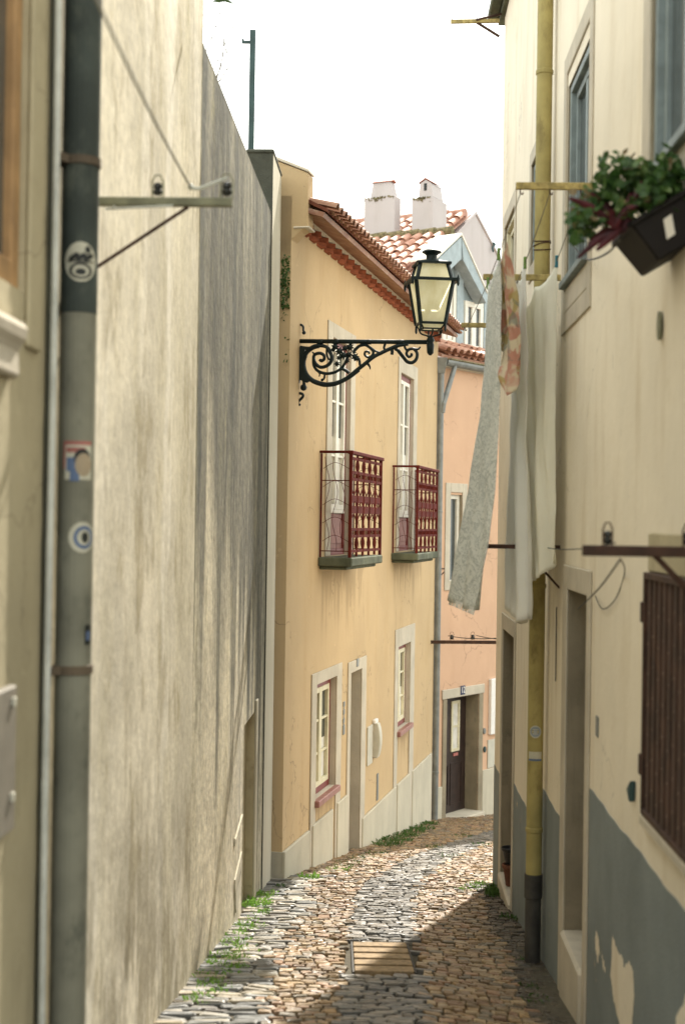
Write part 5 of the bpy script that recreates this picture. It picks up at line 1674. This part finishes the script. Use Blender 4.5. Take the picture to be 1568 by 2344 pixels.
# ------------------------------------------------------------------ salmon house
def salmon_house():
    F = FP
    t = thing('salmon_house', 'salmon pink house with dark door number 12 at the bend of the street', 'house', F.P(1.5, 0, g(2.4, 25.5)))
    d = (F.uu(1020, 1720), F.uu(1093, 1720), F.zz(1024, 1876), F.zz(1024, 1600))
    w = (F.uu(1029, 1230), F.uu(1056, 1230), F.zz(1030, 1338), F.zz(1030, 1132))
    ze = F.zz(1056, 848)
    m = MB()
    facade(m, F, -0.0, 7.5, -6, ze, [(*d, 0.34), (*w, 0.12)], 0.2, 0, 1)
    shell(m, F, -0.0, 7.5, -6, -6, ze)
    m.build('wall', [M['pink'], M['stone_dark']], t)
    s = MB()
    ua, ub2 = F.uu(1011, 1700), F.uu(1103, 1700)
    zt = F.zz(1014, 1580)
    s.box(F, ua, d[0], 0, 0.025, -5, d[3])
    s.box(F, d[1], ub2, 0, 0.025, -5, d[3])
    s.build('door_jamb', M['stone_dark'], t, bevel=0.01)
    s = MB(); s.box(F, ua - 0.03, ub2 + 0.03, 0, 0.03, d[3], zt); s.build('door_lintel', M['stone'], t, bevel=0.008)
    # door leaf, set back
    dd = MB()
    q = -0.30
    dd.box(F, d[0] + 0.003, d[1] - 0.003, q, q + 0.05, d[2] + 0.003, d[3] - 0.003)
    L = d[1] - d[0]; H = d[3] - d[2]
    door = dd.build('door', M['door_wood'], t, bevel=0.004)
    for c0 in (0.14, 0.55):
        gm = MB(); gm.box(F, d[0] + L * c0, d[0] + L * (c0 + 0.20), q + 0.05, q + 0.054, d[2] + H * 0.53, d[2] + H * 0.93); gm.build('pane', M['curtain'], door)
        fm = MB(); ring(fm, F, d[0] + L * c0 - 0.03, d[0] + L * (c0 + 0.20) + 0.03, d[2] + H * 0.53 - 0.03, d[2] + H * 0.93 + 0.03, 0.05, q + 0.051, q + 0.07)
        fm.box(F, d[0] + L * c0 + 0.02, d[0] + L * (c0 + 0.20) - 0.02, q + 0.055, q + 0.068, d[2] + H * 0.72, d[2] + H * 0.735)
        fm.build('pane_frame', M['cream_paint'], door)
    pm_ = MB()
    for c0 in (0.10, 0.52): ring(pm_, F, d[0] + L * c0, d[0] + L * (c0 + 0.36), d[2] + H * 0.06, d[2] + H * 0.42, 0.03, q + 0.051, q + 0.062)
    pm_.build('panel_moulding', M['door_wood'], door)
    hm = MB(); hm.box(F, d[0] + L * 0.60, d[0] + L * 0.74, q + 0.051, q + 0.066, d[2] + H * 0.475, d[2] + H * 0.50); hm.build('letter_flap', M['sticker_red'], door)
    st = MB(); st.box(F, d[0] - 0.02, d[1] + 0.03, -0.3, 0.16, d[2] - 0.6, d[2] + 0.002); st.build('doorstep', M['stone'], t, bevel=0.015)
    # number plate
    un, zn = F.hit(1059, 1581, 0.03)
    pq = MB(); pq.box(F, un - 0.075, un + 0.075, 0.031, 0.04, zn - 0.075, zn + 0.085)
    o = thing('house_number', 'navy blue enamel plate reading 12 above the dark door', 'number plate', F.P(un, 0.031, zn - 0.075))
    pq.build('plate', M['navy'], o, bevel=0.003)
    cu = bpy.data.curves.new('digits', 'FONT'); cu.body = '12'; cu.size = 0.155; cu.extrude = 0.002; cu.align_x = 'CENTER'; cu.align_y = 'CENTER'
    co = bpy.data.objects.new('digits_tmp', cu); sc.collection.objects.link(co)
    dg = bpy.context.evaluated_depsgraph_get()
    me = bpy.data.meshes.new_from_object(co.evaluated_get(dg))
    dm = MB()
    dm.add([F.P(un + v.co.x * 0.85, 0.043 + v.co.z, zn + 0.005 + v.co.y) for v in me.vertices], [list(p.vertices) for p in me.polygons])
    bpy.data.objects.remove(co); bpy.data.meshes.remove(me)
    dm.build('digits', M['white_enamel'], o)
    # window behind the washing
    s = MB(); wd = 0.16
    ring(s, F, w[0] - wd, w[1] + wd, w[2] - 0.1, w[3] + 0.2, wd, 0, 0.02); s.build('window_surround', M['stone'], t, bevel=0.006)
    s = MB(); ring(s, F, w[0] + .002, w[1] - .002, w[2] + .002, w[3] - .002, 0.07, -0.11, -0.05); wn_ = s.build('window', M['white_paint'], t)
    s = MB(); s.box(F, w[0] + .072, w[1] - .072, -0.10, -0.09, w[2] + .072, w[3] - .072); s.build('pane', M['glass'], wn_)
    # plinth
    zp = F.zz(1118, 1760)
    pl = MB()
    pl.box(F, ub2 + 0.002, 7.5, 0, 0.03, -5.5, zp); pl.box(F, 0.03, ua - 0.002, 0, 0.03, -5.5, zp - 0.1)
    pl.build('plinth', M['plinth'], t, bevel=0.008)
    # boxes right of the door
    q_ = MB(); q_.box(F, F.uu(1118, 1610), F.uu(1150, 1610), 0, 0.06, F.zz(1118, 1682), F.zz(1118, 1555))
    o = q_.build('meter_box', M['white_enamel'], bevel=0.006); tag(o, 'white meter box on the salmon wall right of the dark door', 'meter box')
    q_ = MB(); q_.box(F, F.uu(1115, 1720), F.uu(1150, 1720), 0, 0.02, zp + 0.01, F.zz(1115, 1695))
    o = q_.build('meter_hatch', M['plastic_grey'], bevel=0.004); tag(o, 'beige hatch low on the salmon wall under the white meter box', 'hatch')
    for (x, y, mt, lb) in ((1107, 1674, 'zinc', 'round grey doorbell on the salmon wall beside the door jamb'), (1108, 1716, 'pole', 'small dark green valve cap on the salmon wall under the doorbell')):
        q_ = MB(); u_, z_ = F.hit(x, y)
        q_.prism([F.P(u_ + .04 * math.cos(i * math.pi / 6), 0, z_ + .055 * math.sin(i * math.pi / 6)) for i in range(12)], F.n * 0.03)
        o = q_.build('doorbell' if mt == 'zinc' else 'valve_cap', M[mt], bevel=0.006); tag(o, lb, 'doorbell' if mt == 'zinc' else 'valve cap')
    # gutter, eave board and tile edge
    ga = MB()
    n_ = 8
    zg = F.zz(1056, 838, 0.12)
    prof = [(0.03 + 0.08 * (1 - math.cos(a)), zg + 0.06 - 0.10 * math.sin(a)) for a in [math.pi * i / n_ for i in range(n_ + 1)]]
    ga.prism([F.P(0.02, a, z) for a, z in prof], F.u * 7.4)
    ga.build('gutter', M['zinc'], t)
    gm = MB(); gm.box(F, 0.1, 7.4, 0.03, 0.19, zg + 0.062, zg + 0.10); gm.build('gutter_moss', M['moss'], t, bevel=0.02)
    eb = MB(); eb.box(F, 0, 7.5, 0.0, 0.10, ze + 0.002, ze + 0.10); eb.build('eave_board', M['plinth'], t)
    te = MB()
    zr = F.zz(1080, 815, 0.12)
    fall = (F.n + V((0, 0, -0.45))).normalized()
    tiles(te, F.P(0.1, -0.9, zr + 0.45), F.u, 7.2, fall, 1.1, 0.21, 0.36, 0.085, 8)
    te.build('eave_tiles', M['tile'], t)
    # dormer
    off = -0.45
    def dp(x, y, o_=off): 
        u, z = F.hit(x, y, o_); return u, z
    fr = MB()
    poly = [dp(1003, 592), dp(1057, 545), dp(1112, 682), dp(1112, 812), dp(1003, 800)]
    fr.prism([F.P(u, off, z) for u, z in poly], F.n * -0.25)
    dm_ = fr.build('dormer', M['blue_grey'], t)
    rk = MB()
    for pts in ([(1057, 541), (1115, 672), (1113, 694), (1061, 596)], [(1056.5, 541), (1056.5, 592), (1026, 622), (1003, 640), (1001, 594)]):
        rk.prism([F.P(*(lambda h: (h[0], off + 0.28, h[1]))(F.hit(x, y, off + 0.28))) for x, y in pts], F.n * -0.25)
    rk.build('rake_board', M['blue_grey'], dm_, bevel=0.006)
    rt = MB()
    for (a, b) in (((1000, 592), (1057.5, 537)), ((1057.5, 537), (1117, 671))):
        (ua_, za_), (ub__, zb_) = F.hit(*a, off + 0.3), F.hit(*b, off + 0.3)
        rt.prism([F.P(ua_, off + 0.3, za_), F.P(ub__, off + 0.3, zb_), F.P(ub__, off + 0.3, zb_ + 0.04), F.P(ua_, off + 0.3, za_ + 0.04)], F.n * -0.55)
    rt.build('dormer_roof', M['white_paint'], dm_)  # white colour stands in for sunlight on the roof's top faces
    pc = MB()
    (ua_, za_), (ub__, zb_) = F.hit(1047, 590, off + .06), F.hit(1059, 800, off + .06)
    pc.box(F, ua_, ub__, off + 0.002, off + 0.07, zb_, F.zz(1053, 575, off + .06))
    pc.box(F, *sorted((F.uu(1103, 700, off), F.uu(1112, 700, off))), off + 0.002, off + 0.06, zb_, F.zz(1108, 668, off))
    pc.build('corner_post', M['blue_grey'], dm_, bevel=0.005)
    bd = MB()
    bd.prism([F.P(*(lambda h: (h[0], off + 0.002, h[1]))(F.hit(x, y, off))) for x, y in ((1060, 622), (1104, 688), (1104, 703), (1060, 650))], F.n * 0.03)
    bd.build('gable_board', M['white_paint'], dm_)
    for (xl, xr, yt, yb) in ((1059.5, 1101, 692, 803), (1010, 1040, 640, 790)):
        u0_, u1_ = F.uu(xl, (yt + yb) / 2, off), F.uu(xr, (yt + yb) / 2, off)
        z1_, z0_ = F.zz((xl + xr) / 2, yt, off), F.zz((xl + xr) / 2, yb, off)
        wm = MB(); ring(wm, F, u0_, u1_, z0_, z1_, 0.10, off + 0.004, off + 0.05)
        mid = (u0_ + u1_) / 2; wm.box(F, mid - 0.07, mid + 0.07, off + 0.004, off + 0.045, z0_ + 0.1, z1_ - 0.1)
        wm.build('dormer_window', M['white_paint'], dm_, bevel=0.004)
        gm = MB(); gm.box(F, u0_ + 0.1, u1_ - 0.1, off + 0.002, off + 0.012, z0_ + 0.1, z1_ - 0.1); gm.build('dormer_pane', M['glass'], dm_)
    # lower tiled slope beside the dormer
    rl, rr_ = at(844, 549, 28.2), at(1034, 541, 27.4)
    r = rr_ - rl; r.z = 0
    f = V((-r.y, r.x, 0)).normalized()
    if f.y > 0: f = -f
    fall = (f + V((0, 0, -0.53))).normalized()
    rt = MB(); tiles(rt, rl, r, r.length, fall, 3.6, 0.225, 0.40, 0.095, 3)
    rt.build('roof', M['tile'], t)
    rc = MB()
    rn = r.normalized()
    k = 5
    for i in range(k):
        a = rl + rn * (r.length * i / k - 0.03); b = rl + rn * (r.length * (i + 1) / k + 0.02)
        rc.tube([a + V((0, 0, 0.03)), b + V((0, 0, 0.045))], [0.085, 0.10], 10)
    rc.build('ridge_tiles', M['moss'], t)
    return rl, rr_, r.normalized(), fall
rl, rr_, rdir, rfall = salmon_house()

# small iron bracket beside the salmon window
bk = MB(); u_, z_ = FP.hit(1026, 1302)
p0 = FP.P(u_, 0.0, z_)
bk.tube([at(1000, 1302, p0.y - 0.3), p0], 0.012, 5); bk.tube([at(1000, 1326, p0.y - 0.3), at(1022, 1304, p0.y - 0.05)], 0.009, 5)
o = bk.build('iron_bracket', M['rust']); tag(o, 'tiny iron bracket on the salmon wall at the window behind the scroll printed cloth', 'bracket')

# ------------------------------------------------------------------ white house behind, with two chimneys
def white_house():
    r = rdir
    hor = V((-r.y, r.x, 0));  hor = hor if hor.y > 0 else -hor       # away from the viewer
    a = at(800, 514, 31.6)
    z = a.z
    p = a.copy()
    L = 2.75
    b = a + r * L
    t = thing('white_house', 'white gabled house with red roof behind the salmon house', 'house', V((b.x, b.y, 0)))
    fall = (-hor + V((0, 0, -0.53))).normalized()
    rt = MB(); tiles(rt, a, r, L, fall, 2.9, 0.225, 0.40, 0.095, 6); rt.build('roof', M['tile'], t)
    rc = MB()
    for i in range(7):
        q0 = a + r * (L * i / 7 - 0.03); q1 = a + r * (L * (i + 1) / 7 + 0.02)
        rc.tube([q0 + V((0, 0, 0.02)), q1 + V((0, 0, 0.035))], [0.085, 0.10], 10)
    rc.build('ridge_tiles', M['tile'], t)
    G = Frame((b.x, b.y), (hor.x, hor.y), 1)
    if G.n.dot(EYE - G.o) < 0: G = Frame((b.x, b.y), (hor.x, hor.y), -1)
    off = 0.05
    def gp_(x, y): return G.hit(x, y, off)
    pa, pl_, pr = gp_(1088, 489), gp_(1038, 544), gp_(1140, 588)
    def ext(p, q, k): return (p[0] + (q[0] - p[0]) * k, p[1] + (q[1] - p[1]) * k)
    pl2, pr2 = ext(pa, pl_, 1.8), ext(pa, pr, 1.5)
    m = MB()
    m.prism([G.P(pa[0], off, pa[1]), G.P(pr2[0], off, pr2[1]), G.P(pr2[0], off, 1.0), G.P(pl2[0], off, 1.0), G.P(pl2[0], off, pl2[1])], -G.n * 3.0)
    m.build('wall', M['white_wall'], t)
    c = MB()
    for q in (pl2, pr2):
        w_ = 0.42 if q is pl2 else 0.12
        c.prism([G.P(pa[0], off + 0.03, pa[1]), G.P(q[0], off + 0.03, q[1]), G.P(q[0], off + 0.03, q[1] + 0.06), G.P(pa[0], off + 0.03, pa[1] + 0.06)], -G.n * (w_ if q is pl2 else 3.0))
    c.build('coping', M['white_wall'], t)
    hk = MB(); u_, z_ = G.hit(1125, 567, off)
    hk.tube(cat_rom([G.P(u_, off, z_ + 0.12), G.P(u_, off + 0.08, z_ + 0.08), G.P(u_ - 0.06, off + 0.05, z_), G.P(u_ - 0.1, off + 0.08, z_ - 0.1)]), 0.025, 6)
    hk.build('hook', M['pole'], t)
    # chimneys
    def chimney(x0, y_top, w, dpt, d, hb, cap):
        o_ = at(x0, y_top, d)
        C = Frame((o_.x, o_.y), (r.x, r.y), 1)
        if C.n.dot(EYE - C.o) < 0: C = Frame((o_.x, o_.y), (r.x, r.y), -1)
        m = MB(); m.box(C, 0, w, -dpt, 0, o_.z - hb, o_.z)
        ch = m.build('chimney', M['white_wall'], t, bevel=0.012)
        cm = MB()
        zc = o_.z
        if cap == 'ridge':
            h = at(x0, 413, d).z - zc
            lo = [(0.13, -0.01), (w - 0.06, -0.01), (w - 0.06, -dpt + 0.02), (0.13, -dpt + 0.02)]
            hi = [(0.17, -0.05), (w - 0.12, -0.05), (w - 0.12, -dpt + 0.06), (0.17, -dpt + 0.06)]
            cm.hexa([C.P(u, n_, zc) for u, n_ in lo] + [C.P(u, n_, zc + h * 0.85) for u, n_ in hi])
            um = (hi[0][1] + hi[2][1]) / 2
            cm.build('chimney_cap', M['white_wall'], ch, bevel=0.006)
            tm = MB()
            tm.prism([C.P(0.14, hi[0][1] + 0.03, zc + h * 0.855), C.P(0.14, um, zc + h), C.P(0.14, hi[2][1] - 0.03, zc + h * 0.855)], C.u * (w - 0.22))
            tm.build('cap_tile', M['tile_red'], ch)
        else:
            h = at(x0, 412, d).z - zc
            c0, c1 = w * 0.36, w * 0.36 + 0.24
            cm.prism([C.P(c0 - 0.03, -0.02, zc), C.P(c1 + 0.05, -0.02, zc), C.P(c1, -0.02, zc + h * 0.80), C.P((c0 + c1) / 2, -0.02, zc + h), C.P(c0, -0.02, zc + h * 0.80)], C.n * -(dpt * 0.72))
            cm.build('chimney_cap', M['white_wall'], ch, bevel=0.006)
            sm = MB(); sm.box(C, c0 + 0.09, c0 + 0.15, -0.03, -0.012, zc + h * 0.38, zc + h * 0.78)
            sm.build('smoke_slot', M['sticker_black'], ch)
            tm = MB()
            tm.prism([C.P(c0 - 0.03, -0.005, zc + h * 0.80), C.P((c0 + c1) / 2, -0.005, zc + h + 0.005), C.P(c1 + 0.03, -0.005, zc + h * 0.80), C.P(c1 + 0.03, -0.005, zc + h * 0.83), C.P((c0 + c1) / 2, -0.005, zc + h + 0.035), C.P(c0 - 0.03, -0.005, zc + h * 0.83)], C.n * -(dpt * 0.74))
            tm.build('cap_tile', M['tile_red'], ch)
        mo = MB(); rc_ = random.Random(int(x0))
        for i in range(60):
            u = rc_.choice([rc_.uniform(w * .3, w * .7), rc_.uniform(0, w)])
            p = C.P(u, 0.012, zc - abs(rc_.gauss(0, 0.03)))
            s = rc_.uniform(0.008, 0.022)
            mo.face(p - C.u * s, p - V((0, 0, s)), p + C.u * s, p + V((0, 0, s)))
        mo.build('moss', M['moss'], ch)
    chimney(834, 453, 0.69, 0.30, 29.3, 1.6, 'ridge')
    chimney(943, 453, 0.46, 0.74, 28.9, 1.6, 'gable')
    fl_ = MB()
white_house()

# ------------------------------------------------------------------ street lamp on its scrolled bracket
def street_lamp():
    F = FY
    u = F.uu(686, 830)
    uref = u
    L = Frame(F.P(u, 0, 0), (F.n.x, F.n.y), 1)          # plane square to the wall
    if L.n.dot(EYE - L.o) < 0: L = Frame(F.P(u, 0, 0), (F.n.x, F.n.y), -1)
    def q(x, y, dn=0.0):                                  # (x, y): 4.368 px per photo unit, from (652.8, 718)
        a, z = L.hit(652.8 + x / 4.368, 718 + y / 4.368)
        return L.P(a, dn, z)
    S = 0.00108
    t = thing('street_lamp', 'old dark green lantern on a scrolled iron arm fixed to the yellow house', 'street lamp', q(115, 500))
    m = MB()
    def sc_(pts, r, sub=4):
        r = tuple(x * 1.45 for x in r) if isinstance(r, tuple) else r * 1.45
        c = cat_rom([q(*p) for p in pts], sub)
        if isinstance(r, tuple):
            k = len(c); m.tube(c, [r[0] + (r[1] - r[0]) * i / (k - 1) for i in range(k)], 7)
        else: m.tube(c, r, 7)
    # wall plate
    m.prism([q(112, 215, .02), q(135, 215, .02), q(140, 330, .02), q(205, 345, .02), q(182, 420, .02), q(176, 500, .02), q(205, 600, .02), q(262, 665, .02), q(215, 690, .02), q(150, 660, .02), q(118, 800, .02), q(104, 800, .02)], L.n * -0.04)
    sc_([(128, 225), (122, 150), (150, 108), (178, 125), (182, 165), (192, 186)], (0.010, 0.008)); m.ball(q(188, 188), 0.021)
    sc_([(112, 240), (105, 500), (103, 800)], 0.013)
    # main sweep
    sc_([(340, 318), (270, 340), (205, 400), (184, 490), (205, 590), (265, 658), (350, 694), (430, 704), (520, 688), (620, 640), (720, 560), (790, 505), (880, 432), (960, 390), (1040, 352), (1130, 316), (1230, 300)], (0.017, 0.014), 5)
    sc_([(200, 420), (182, 490), (200, 580), (265, 664), (360, 704), (430, 712), (520, 696), (640, 636), (740, 560)], (0.018, 0.013), 5)
    sc_([(150, 335), (240, 345), (300, 320), (400, 325), (440, 370), (465, 430), (450, 490), (400, 526), (345, 530), (300, 490), (284, 440), (298, 405), (345, 393), (385, 412), (390, 450), (362, 470), (345, 455)], (0.014, 0.012), 5)
    sc_([(300, 405), (285, 395), (270, 378)], (0.011, 0.004))
    sc_([(284, 440), (288, 515), (330, 572), (415, 597), (500, 582), (565, 540), (605, 480), (625, 430), (650, 400)], (0.012, 0.010), 5)
    sc_([(330, 575), (345, 600), (340, 628)], (0.008, 0.004)); sc_([(395, 600), (392, 640), (372, 665)], (0.009, 0.007)); m.ball(q(370, 660), 0.016)
    sc_([(420, 330), (415, 400), (440, 455), (470, 430), (450, 360), (425, 330)], 0.008)
    sc_([(690, 370), (740, 322), (800, 310), (845, 335), (880, 375), (870, 415), (832, 434), (798, 412), (800, 380), (832, 378), (842, 400)], (0.012, 0.008), 5)
    sc_([(850, 335), (900, 370), (945, 385)], (0.010, 0.007)); sc_([(880, 380), (885, 420), (870, 440)], 0.008)
    sc_([(1000, 298), (988, 340), (1000, 362), (960, 385)], (0.010, 0.006))
    sc_([(560, 545), (600, 560), (640, 590)], (0.012, 0.014)); sc_([(700, 420), (740, 460), (752, 520), (790, 505)], (0.011, 0.009))
    sc_([(1130, 366), (1180, 430), (1222, 478), (1272, 486), (1312, 450), (1318, 392), (1282, 350), (1232, 360), (1213, 400), (1238, 430), (1266, 412), (1258, 395)], (0.014, 0.009), 5)
    sc_([(1130, 366), (1100, 345), (1130, 316)], 0.012); sc_([(1282, 350), (1330, 352), (1352, 328)], (0.012, 0.005)); sc_([(1190, 310), (1205, 350), (1225, 365)], 0.009)
    sc_([(1068, 352), (1070, 385), (1066, 408)], (0.013, 0.012))
    sc_([(820, 490), (845, 525), (850, 556)], (0.012, 0.003))
    sc_([(240, 668), (196, 645), (160, 622), (126, 640)], (0.013, 0.006)); sc_([(150, 628), (182, 660), (190, 710)], (0.010, 0.012)); m.ball(q(184, 736), 0.036)
    sc_([(106, 795), (165, 798), (178, 826), (140, 868), (122, 895), (152, 912)], (0.011, 0.009), 4); m.ball(q(130, 890), 0.017)
    # leaf and rosette cluster
    rl_ = random.Random(9)
    for (x, y, r) in ((500, 330, 30), (545, 375, 34), (600, 345, 26), (650, 335, 30), (700, 430, 30), (585, 415, 32), (640, 410, 28), (520, 500, 24), (540, 440, 22), (480, 360, 18), (720, 450, 22), (620, 470, 22), (500, 290, 24), (655, 300, 16), (340, 290, 20), (1180, 290, 22), (690, 380, 18)):
        c = q(x, y)
        k = 7
        ph = rl_.random() * 6
        rim = []
        for i in range(2 * k):
            an = ph + i * math.pi / k
            rr = r * S * 1.35 * (1.15 if i % 2 == 0 else 0.6)
            rim.append(c + L.u * (rr * math.cos(an)) + V((0, 0, rr * math.sin(an))) + L.n * (0.012 if i % 2 else -0.004))
        m.add(rim + [c + L.n * 0.03, c - L.n * 0.03], [(i, (i + 1) % (2 * k), 2 * k) for i in range(2 * k)] + [((i + 1) % (2 * k), i, 2 * k + 1) for i in range(2 * k)])
    m.build('scroll_bracket', M['iron'], t)
    a = MB()
    a.tube([q(118, 272), q(1420, 282)], 0.024, 10)
    for x in (340, 500, 820, 1140): a.tube([q(x, 273 + x * .008), q(x + 40, 274 + x * .008)], 0.027, 8)
    a.lathe([(0.012, -0.135), (0.034, -0.11), (0.040, -0.03), (0.030, 0.0), (0.044, 0.02), (0.030, 0.05), (0.018, 0.075)], q(1452, 285), 12)
    a.build('arm', M['iron'], t, smooth=True)
    # lantern (6 px per photo unit, from (914, 522))
    base = q(1452, 215)
    zc = lambda yy: L.zz(914 + 430 / 6, 522 + yy / 6)
    cx = L.uu(914 + 440 / 6, 640)
    c = L.P(cx, 0, 0)
    px = 0.000748
    LU, LN = V((0.992, 0.125, 0)), V((0.125, -0.992, 0))
    def quad(hw, z): return [c + LU * (s * hw) + LN * (k * hw) + V((0, 0, z)) for s, k in ((-1, 1), (1, 1), (1, -1), (-1, -1))]
    def hw(w): return w * px / 2
    z_b, z_r, z_t = zc(1318), zc(740), zc(500)
    b0, b1 = hw(345), hw(520)
    t0, t1 = hw(480), hw(375)
    fm = MB()
    Q = [quad(b0, z_b), quad(b1, z_r)]
    for i in range(4):
        fm.bar(Q[0][i], Q[1][i], 0.030, 0.030)
        fm.bar(Q[0][i], Q[0][(i + 1) % 4], 0.022, 0.024)
    Rg = quad(hw(630), z_r)
    for i in range(4): fm.bar(Rg[i], Rg[(i + 1) % 4], 0.030, 0.028)
    for i in range(4): fm.bar(Q[1][i], Rg[i], 0.02, 0.02)
    for p in Rg:
        fm.lathe([(0.008, 0.0), (0.012, 0.02), (0.004, 0.05)], p, 6)
        fm.lathe([(0.003, -0.07), (0.014, -0.045), (0.012, 0.0)], p, 6)
    T = [quad(t0, z_r + 0.01), quad(t1, z_t)]
    for i in range(4):
        fm.bar(T[0][i], T[1][i], 0.028, 0.028)
    Cg = quad(hw(450), z_t)
    for i in range(4): fm.bar(Cg[i], Cg[(i + 1) % 4], 0.022, 0.022)
    lo = quad(hw(250), zc(1390))
    for i in range(4):
        fm.bar(lo[i], lo[(i + 1) % 4], 0.016, 0.014)
        fm.bar(Q[0][i], lo[i], 0.012, 0.012)
        fm.lathe([(0.004, -0.09), (0.013, -0.07), (0.011, 0.0)], Q[0][i], 6)
    for s in (-1, 1):
        for d_ in (LU, LN):
            fm.tube(cat_rom([c + d_ * (s * hw(330)) + V((0, 0, zc(1390))), c + d_ * (s * hw(270)) + V((0, 0, zc(1450))), c + d_ * (s * hw(120)) + V((0, 0, zc(1475))), c + V((0, 0, zc(1500)))]), 0.009, 6)
    fm.build('lantern_frame', M['iron'], t)
    cap = MB()
    zt2 = z_t + 0.011
    cap.hexa(quad(hw(450), zt2) + quad(hw(165), zt2 + 0.035))
    hh = zc(350) - zt2 - 0.03
    cap.lathe([(hw(165), 0.03), (hw(150), 0.045), (hw(150), 0.03 + hh * 0.75), (hw(200), 0.03 + hh), (hw(275), 0.035 + hh * 1.12), (hw(265), 0.04 + hh * 1.22), (hw(180), 0.04 + hh * 1.45), (hw(60), 0.04 + hh * 1.62), (0.004, 0.04 + hh * 1.66)], c + V((0, 0, zt2)), 20)
    cap.build('chimney_cap', M['iron'], t, bevel=0.003)
    gl = MB()
    for A, B in ((quad(b0 - 0.004, z_b + 0.004), quad(b1 - 0.004, z_r - 0.002)), (quad(t0 - 0.004, z_r + 0.004), quad(t1 - 0.004, z_t - 0.01)), (lo, quad(b0 * .9, z_b - .01))):
        for i in range(4):
            j = (i + 1) % 4
            gl.face(A[i], A[j], B[j], B[i])
    gl.build('glass', M['lamp_glass'], t)
    bl = MB(); bl.lathe([(0.012, zc(1300)), (0.03, zc(1200)), (0.035, zc(1050)), (0.03, zc(900)), (0.02, zc(760)), (0.05, zc(700)), (0.05, zc(690))], c, 12)
    bl.build('lamp_holder', simple('stained_lamp_holder', (0.30, 0.27, 0.12), 0.6), t)
    # small hook and wire at the wall
    w = MB()
    w.tube(cat_rom([q(60, 410), q(10, 385), q(-40, 400)]), 0.008, 6); w.tube([q(60, 410), q(112, 440)], 0.012, 6)
    w.build('stay', M['iron'], t)
street_lamp()

# ------------------------------------------------------------------ weeds along the foot of the walls
def weeds(name, label, mat, spots, seed):
    r5 = random.Random(seed)
    m = MB()
    for (x, y, rad_, n, h) in spots:
        p0 = ground_at(x, y)
        for _ in range(n):
            a = r5.uniform(0, 6.28); rr = rad_ * math.sqrt(r5.random())
            px_, py_ = p0.x + rr * math.cos(a), p0.y + rr * math.sin(a) * 1.6
            b = V((px_, py_, g(px_, py_) - 0.01))
            d = V((r5.uniform(-.7, .7), r5.uniform(-.7, .7), r5.uniform(.4, 1))).normalized()
            l = h * r5.uniform(.35, .95)
            w = d.cross(V((r5.uniform(-1, 1), r5.uniform(-1, 1), 0.1))).normalized() * l * r5.uniform(.05, .16)
            mid = b + d * l * .55 + V((0, 0, l * .1)); tip = b + d * l + V((0, 0, -l * .12))
            m.face(b, mid - w, tip, mid + w)
    o = m.build(name, mat)
    tag(o, label, 'weeds', kind='stuff')
r6 = random.Random(2)
sp = []
for i in range(60):                                   # along the left wall and between the first slabs
    f = r6.random()
    x = 430 + (610 - 430) * f; y = 2255 + (2035 - 2255) * f
    sp.append((x + r6.uniform(0, 65) * (1.25 - f), y + r6.uniform(5, 40), 0.07, 16, 0.055))
for (x, y, rr, n, h) in ((575, 2072, .16, 120, .10), (596, 2052, .12, 90, .09), (510, 2150, .13, 70, .06), (470, 2190, .12, 60, .06), (560, 2120, .1, 50, .06), (520, 2195, .10, 50, .05), (455, 2290, .10, 40, .06), (480, 2240, .1, 40, .05), (555, 2155, .1, 40, .05)):
    sp.append((x, y, rr, n, h))
for (x, y, rr, n, h) in ((708, 2010, .12, 70, .10), (770, 1992, .14, 60, .06), (1100, 2028, .14, 70, .08), (1070, 2036, .14, 40, .06)):
    sp.append((x, y, rr, n, h))
weeds('weeds', 'bright green weeds along the foot of the walls and between the cobbles', M['weed'], sp, 1)
sp = [(x, y, .22, 150, .11) for (x, y) in ((905, 1925), (925, 1915), (945, 1905), (962, 1898), (975, 1888), (885, 1935))]
sp += [(x, y, .16, 60, .06) for (x, y) in ((830, 1965), (860, 1955), (790, 1985), (800, 1975), (1000, 1940), (1060, 1915), (1100, 1935), (1030, 1960))]
sp += [(1136, 2052, .12, 90, .14), (1140, 2040, .08, 60, .12), (1165, 2105, .08, 40, .08), (1195, 2200, .06, 30, .05), (1215, 2260, .08, 50, .05), (1228, 2290, .09, 60, .05), (640, 2030, .06, 30, .06)]
weeds('grass_tufts', 'darker grass in the shade by the yellow house and right hand wall', M['weed_dark'], sp, 2)
lv = MB(); p = at(484, 2, 8.5)
for i in range(3):
    d = V((0.10 + 0.02 * i, 0.02, 0.03 - 0.05 * i)); w = V((0, 0, 0.018))
    lv.face(p + V((0, 0, 0.03 * i)), p + d * .5 + w + V((0, 0, 0.03 * i)), p + d + V((0, 0, 0.03 * i)), p + d * .5 - w + V((0, 0, 0.03 * i)))
o = lv.build('hanging_leaf', M['weed_dark'], solid=0.002); tag(o, 'dark leaf tips poking out high at the tall plaster house corner', 'leaf')
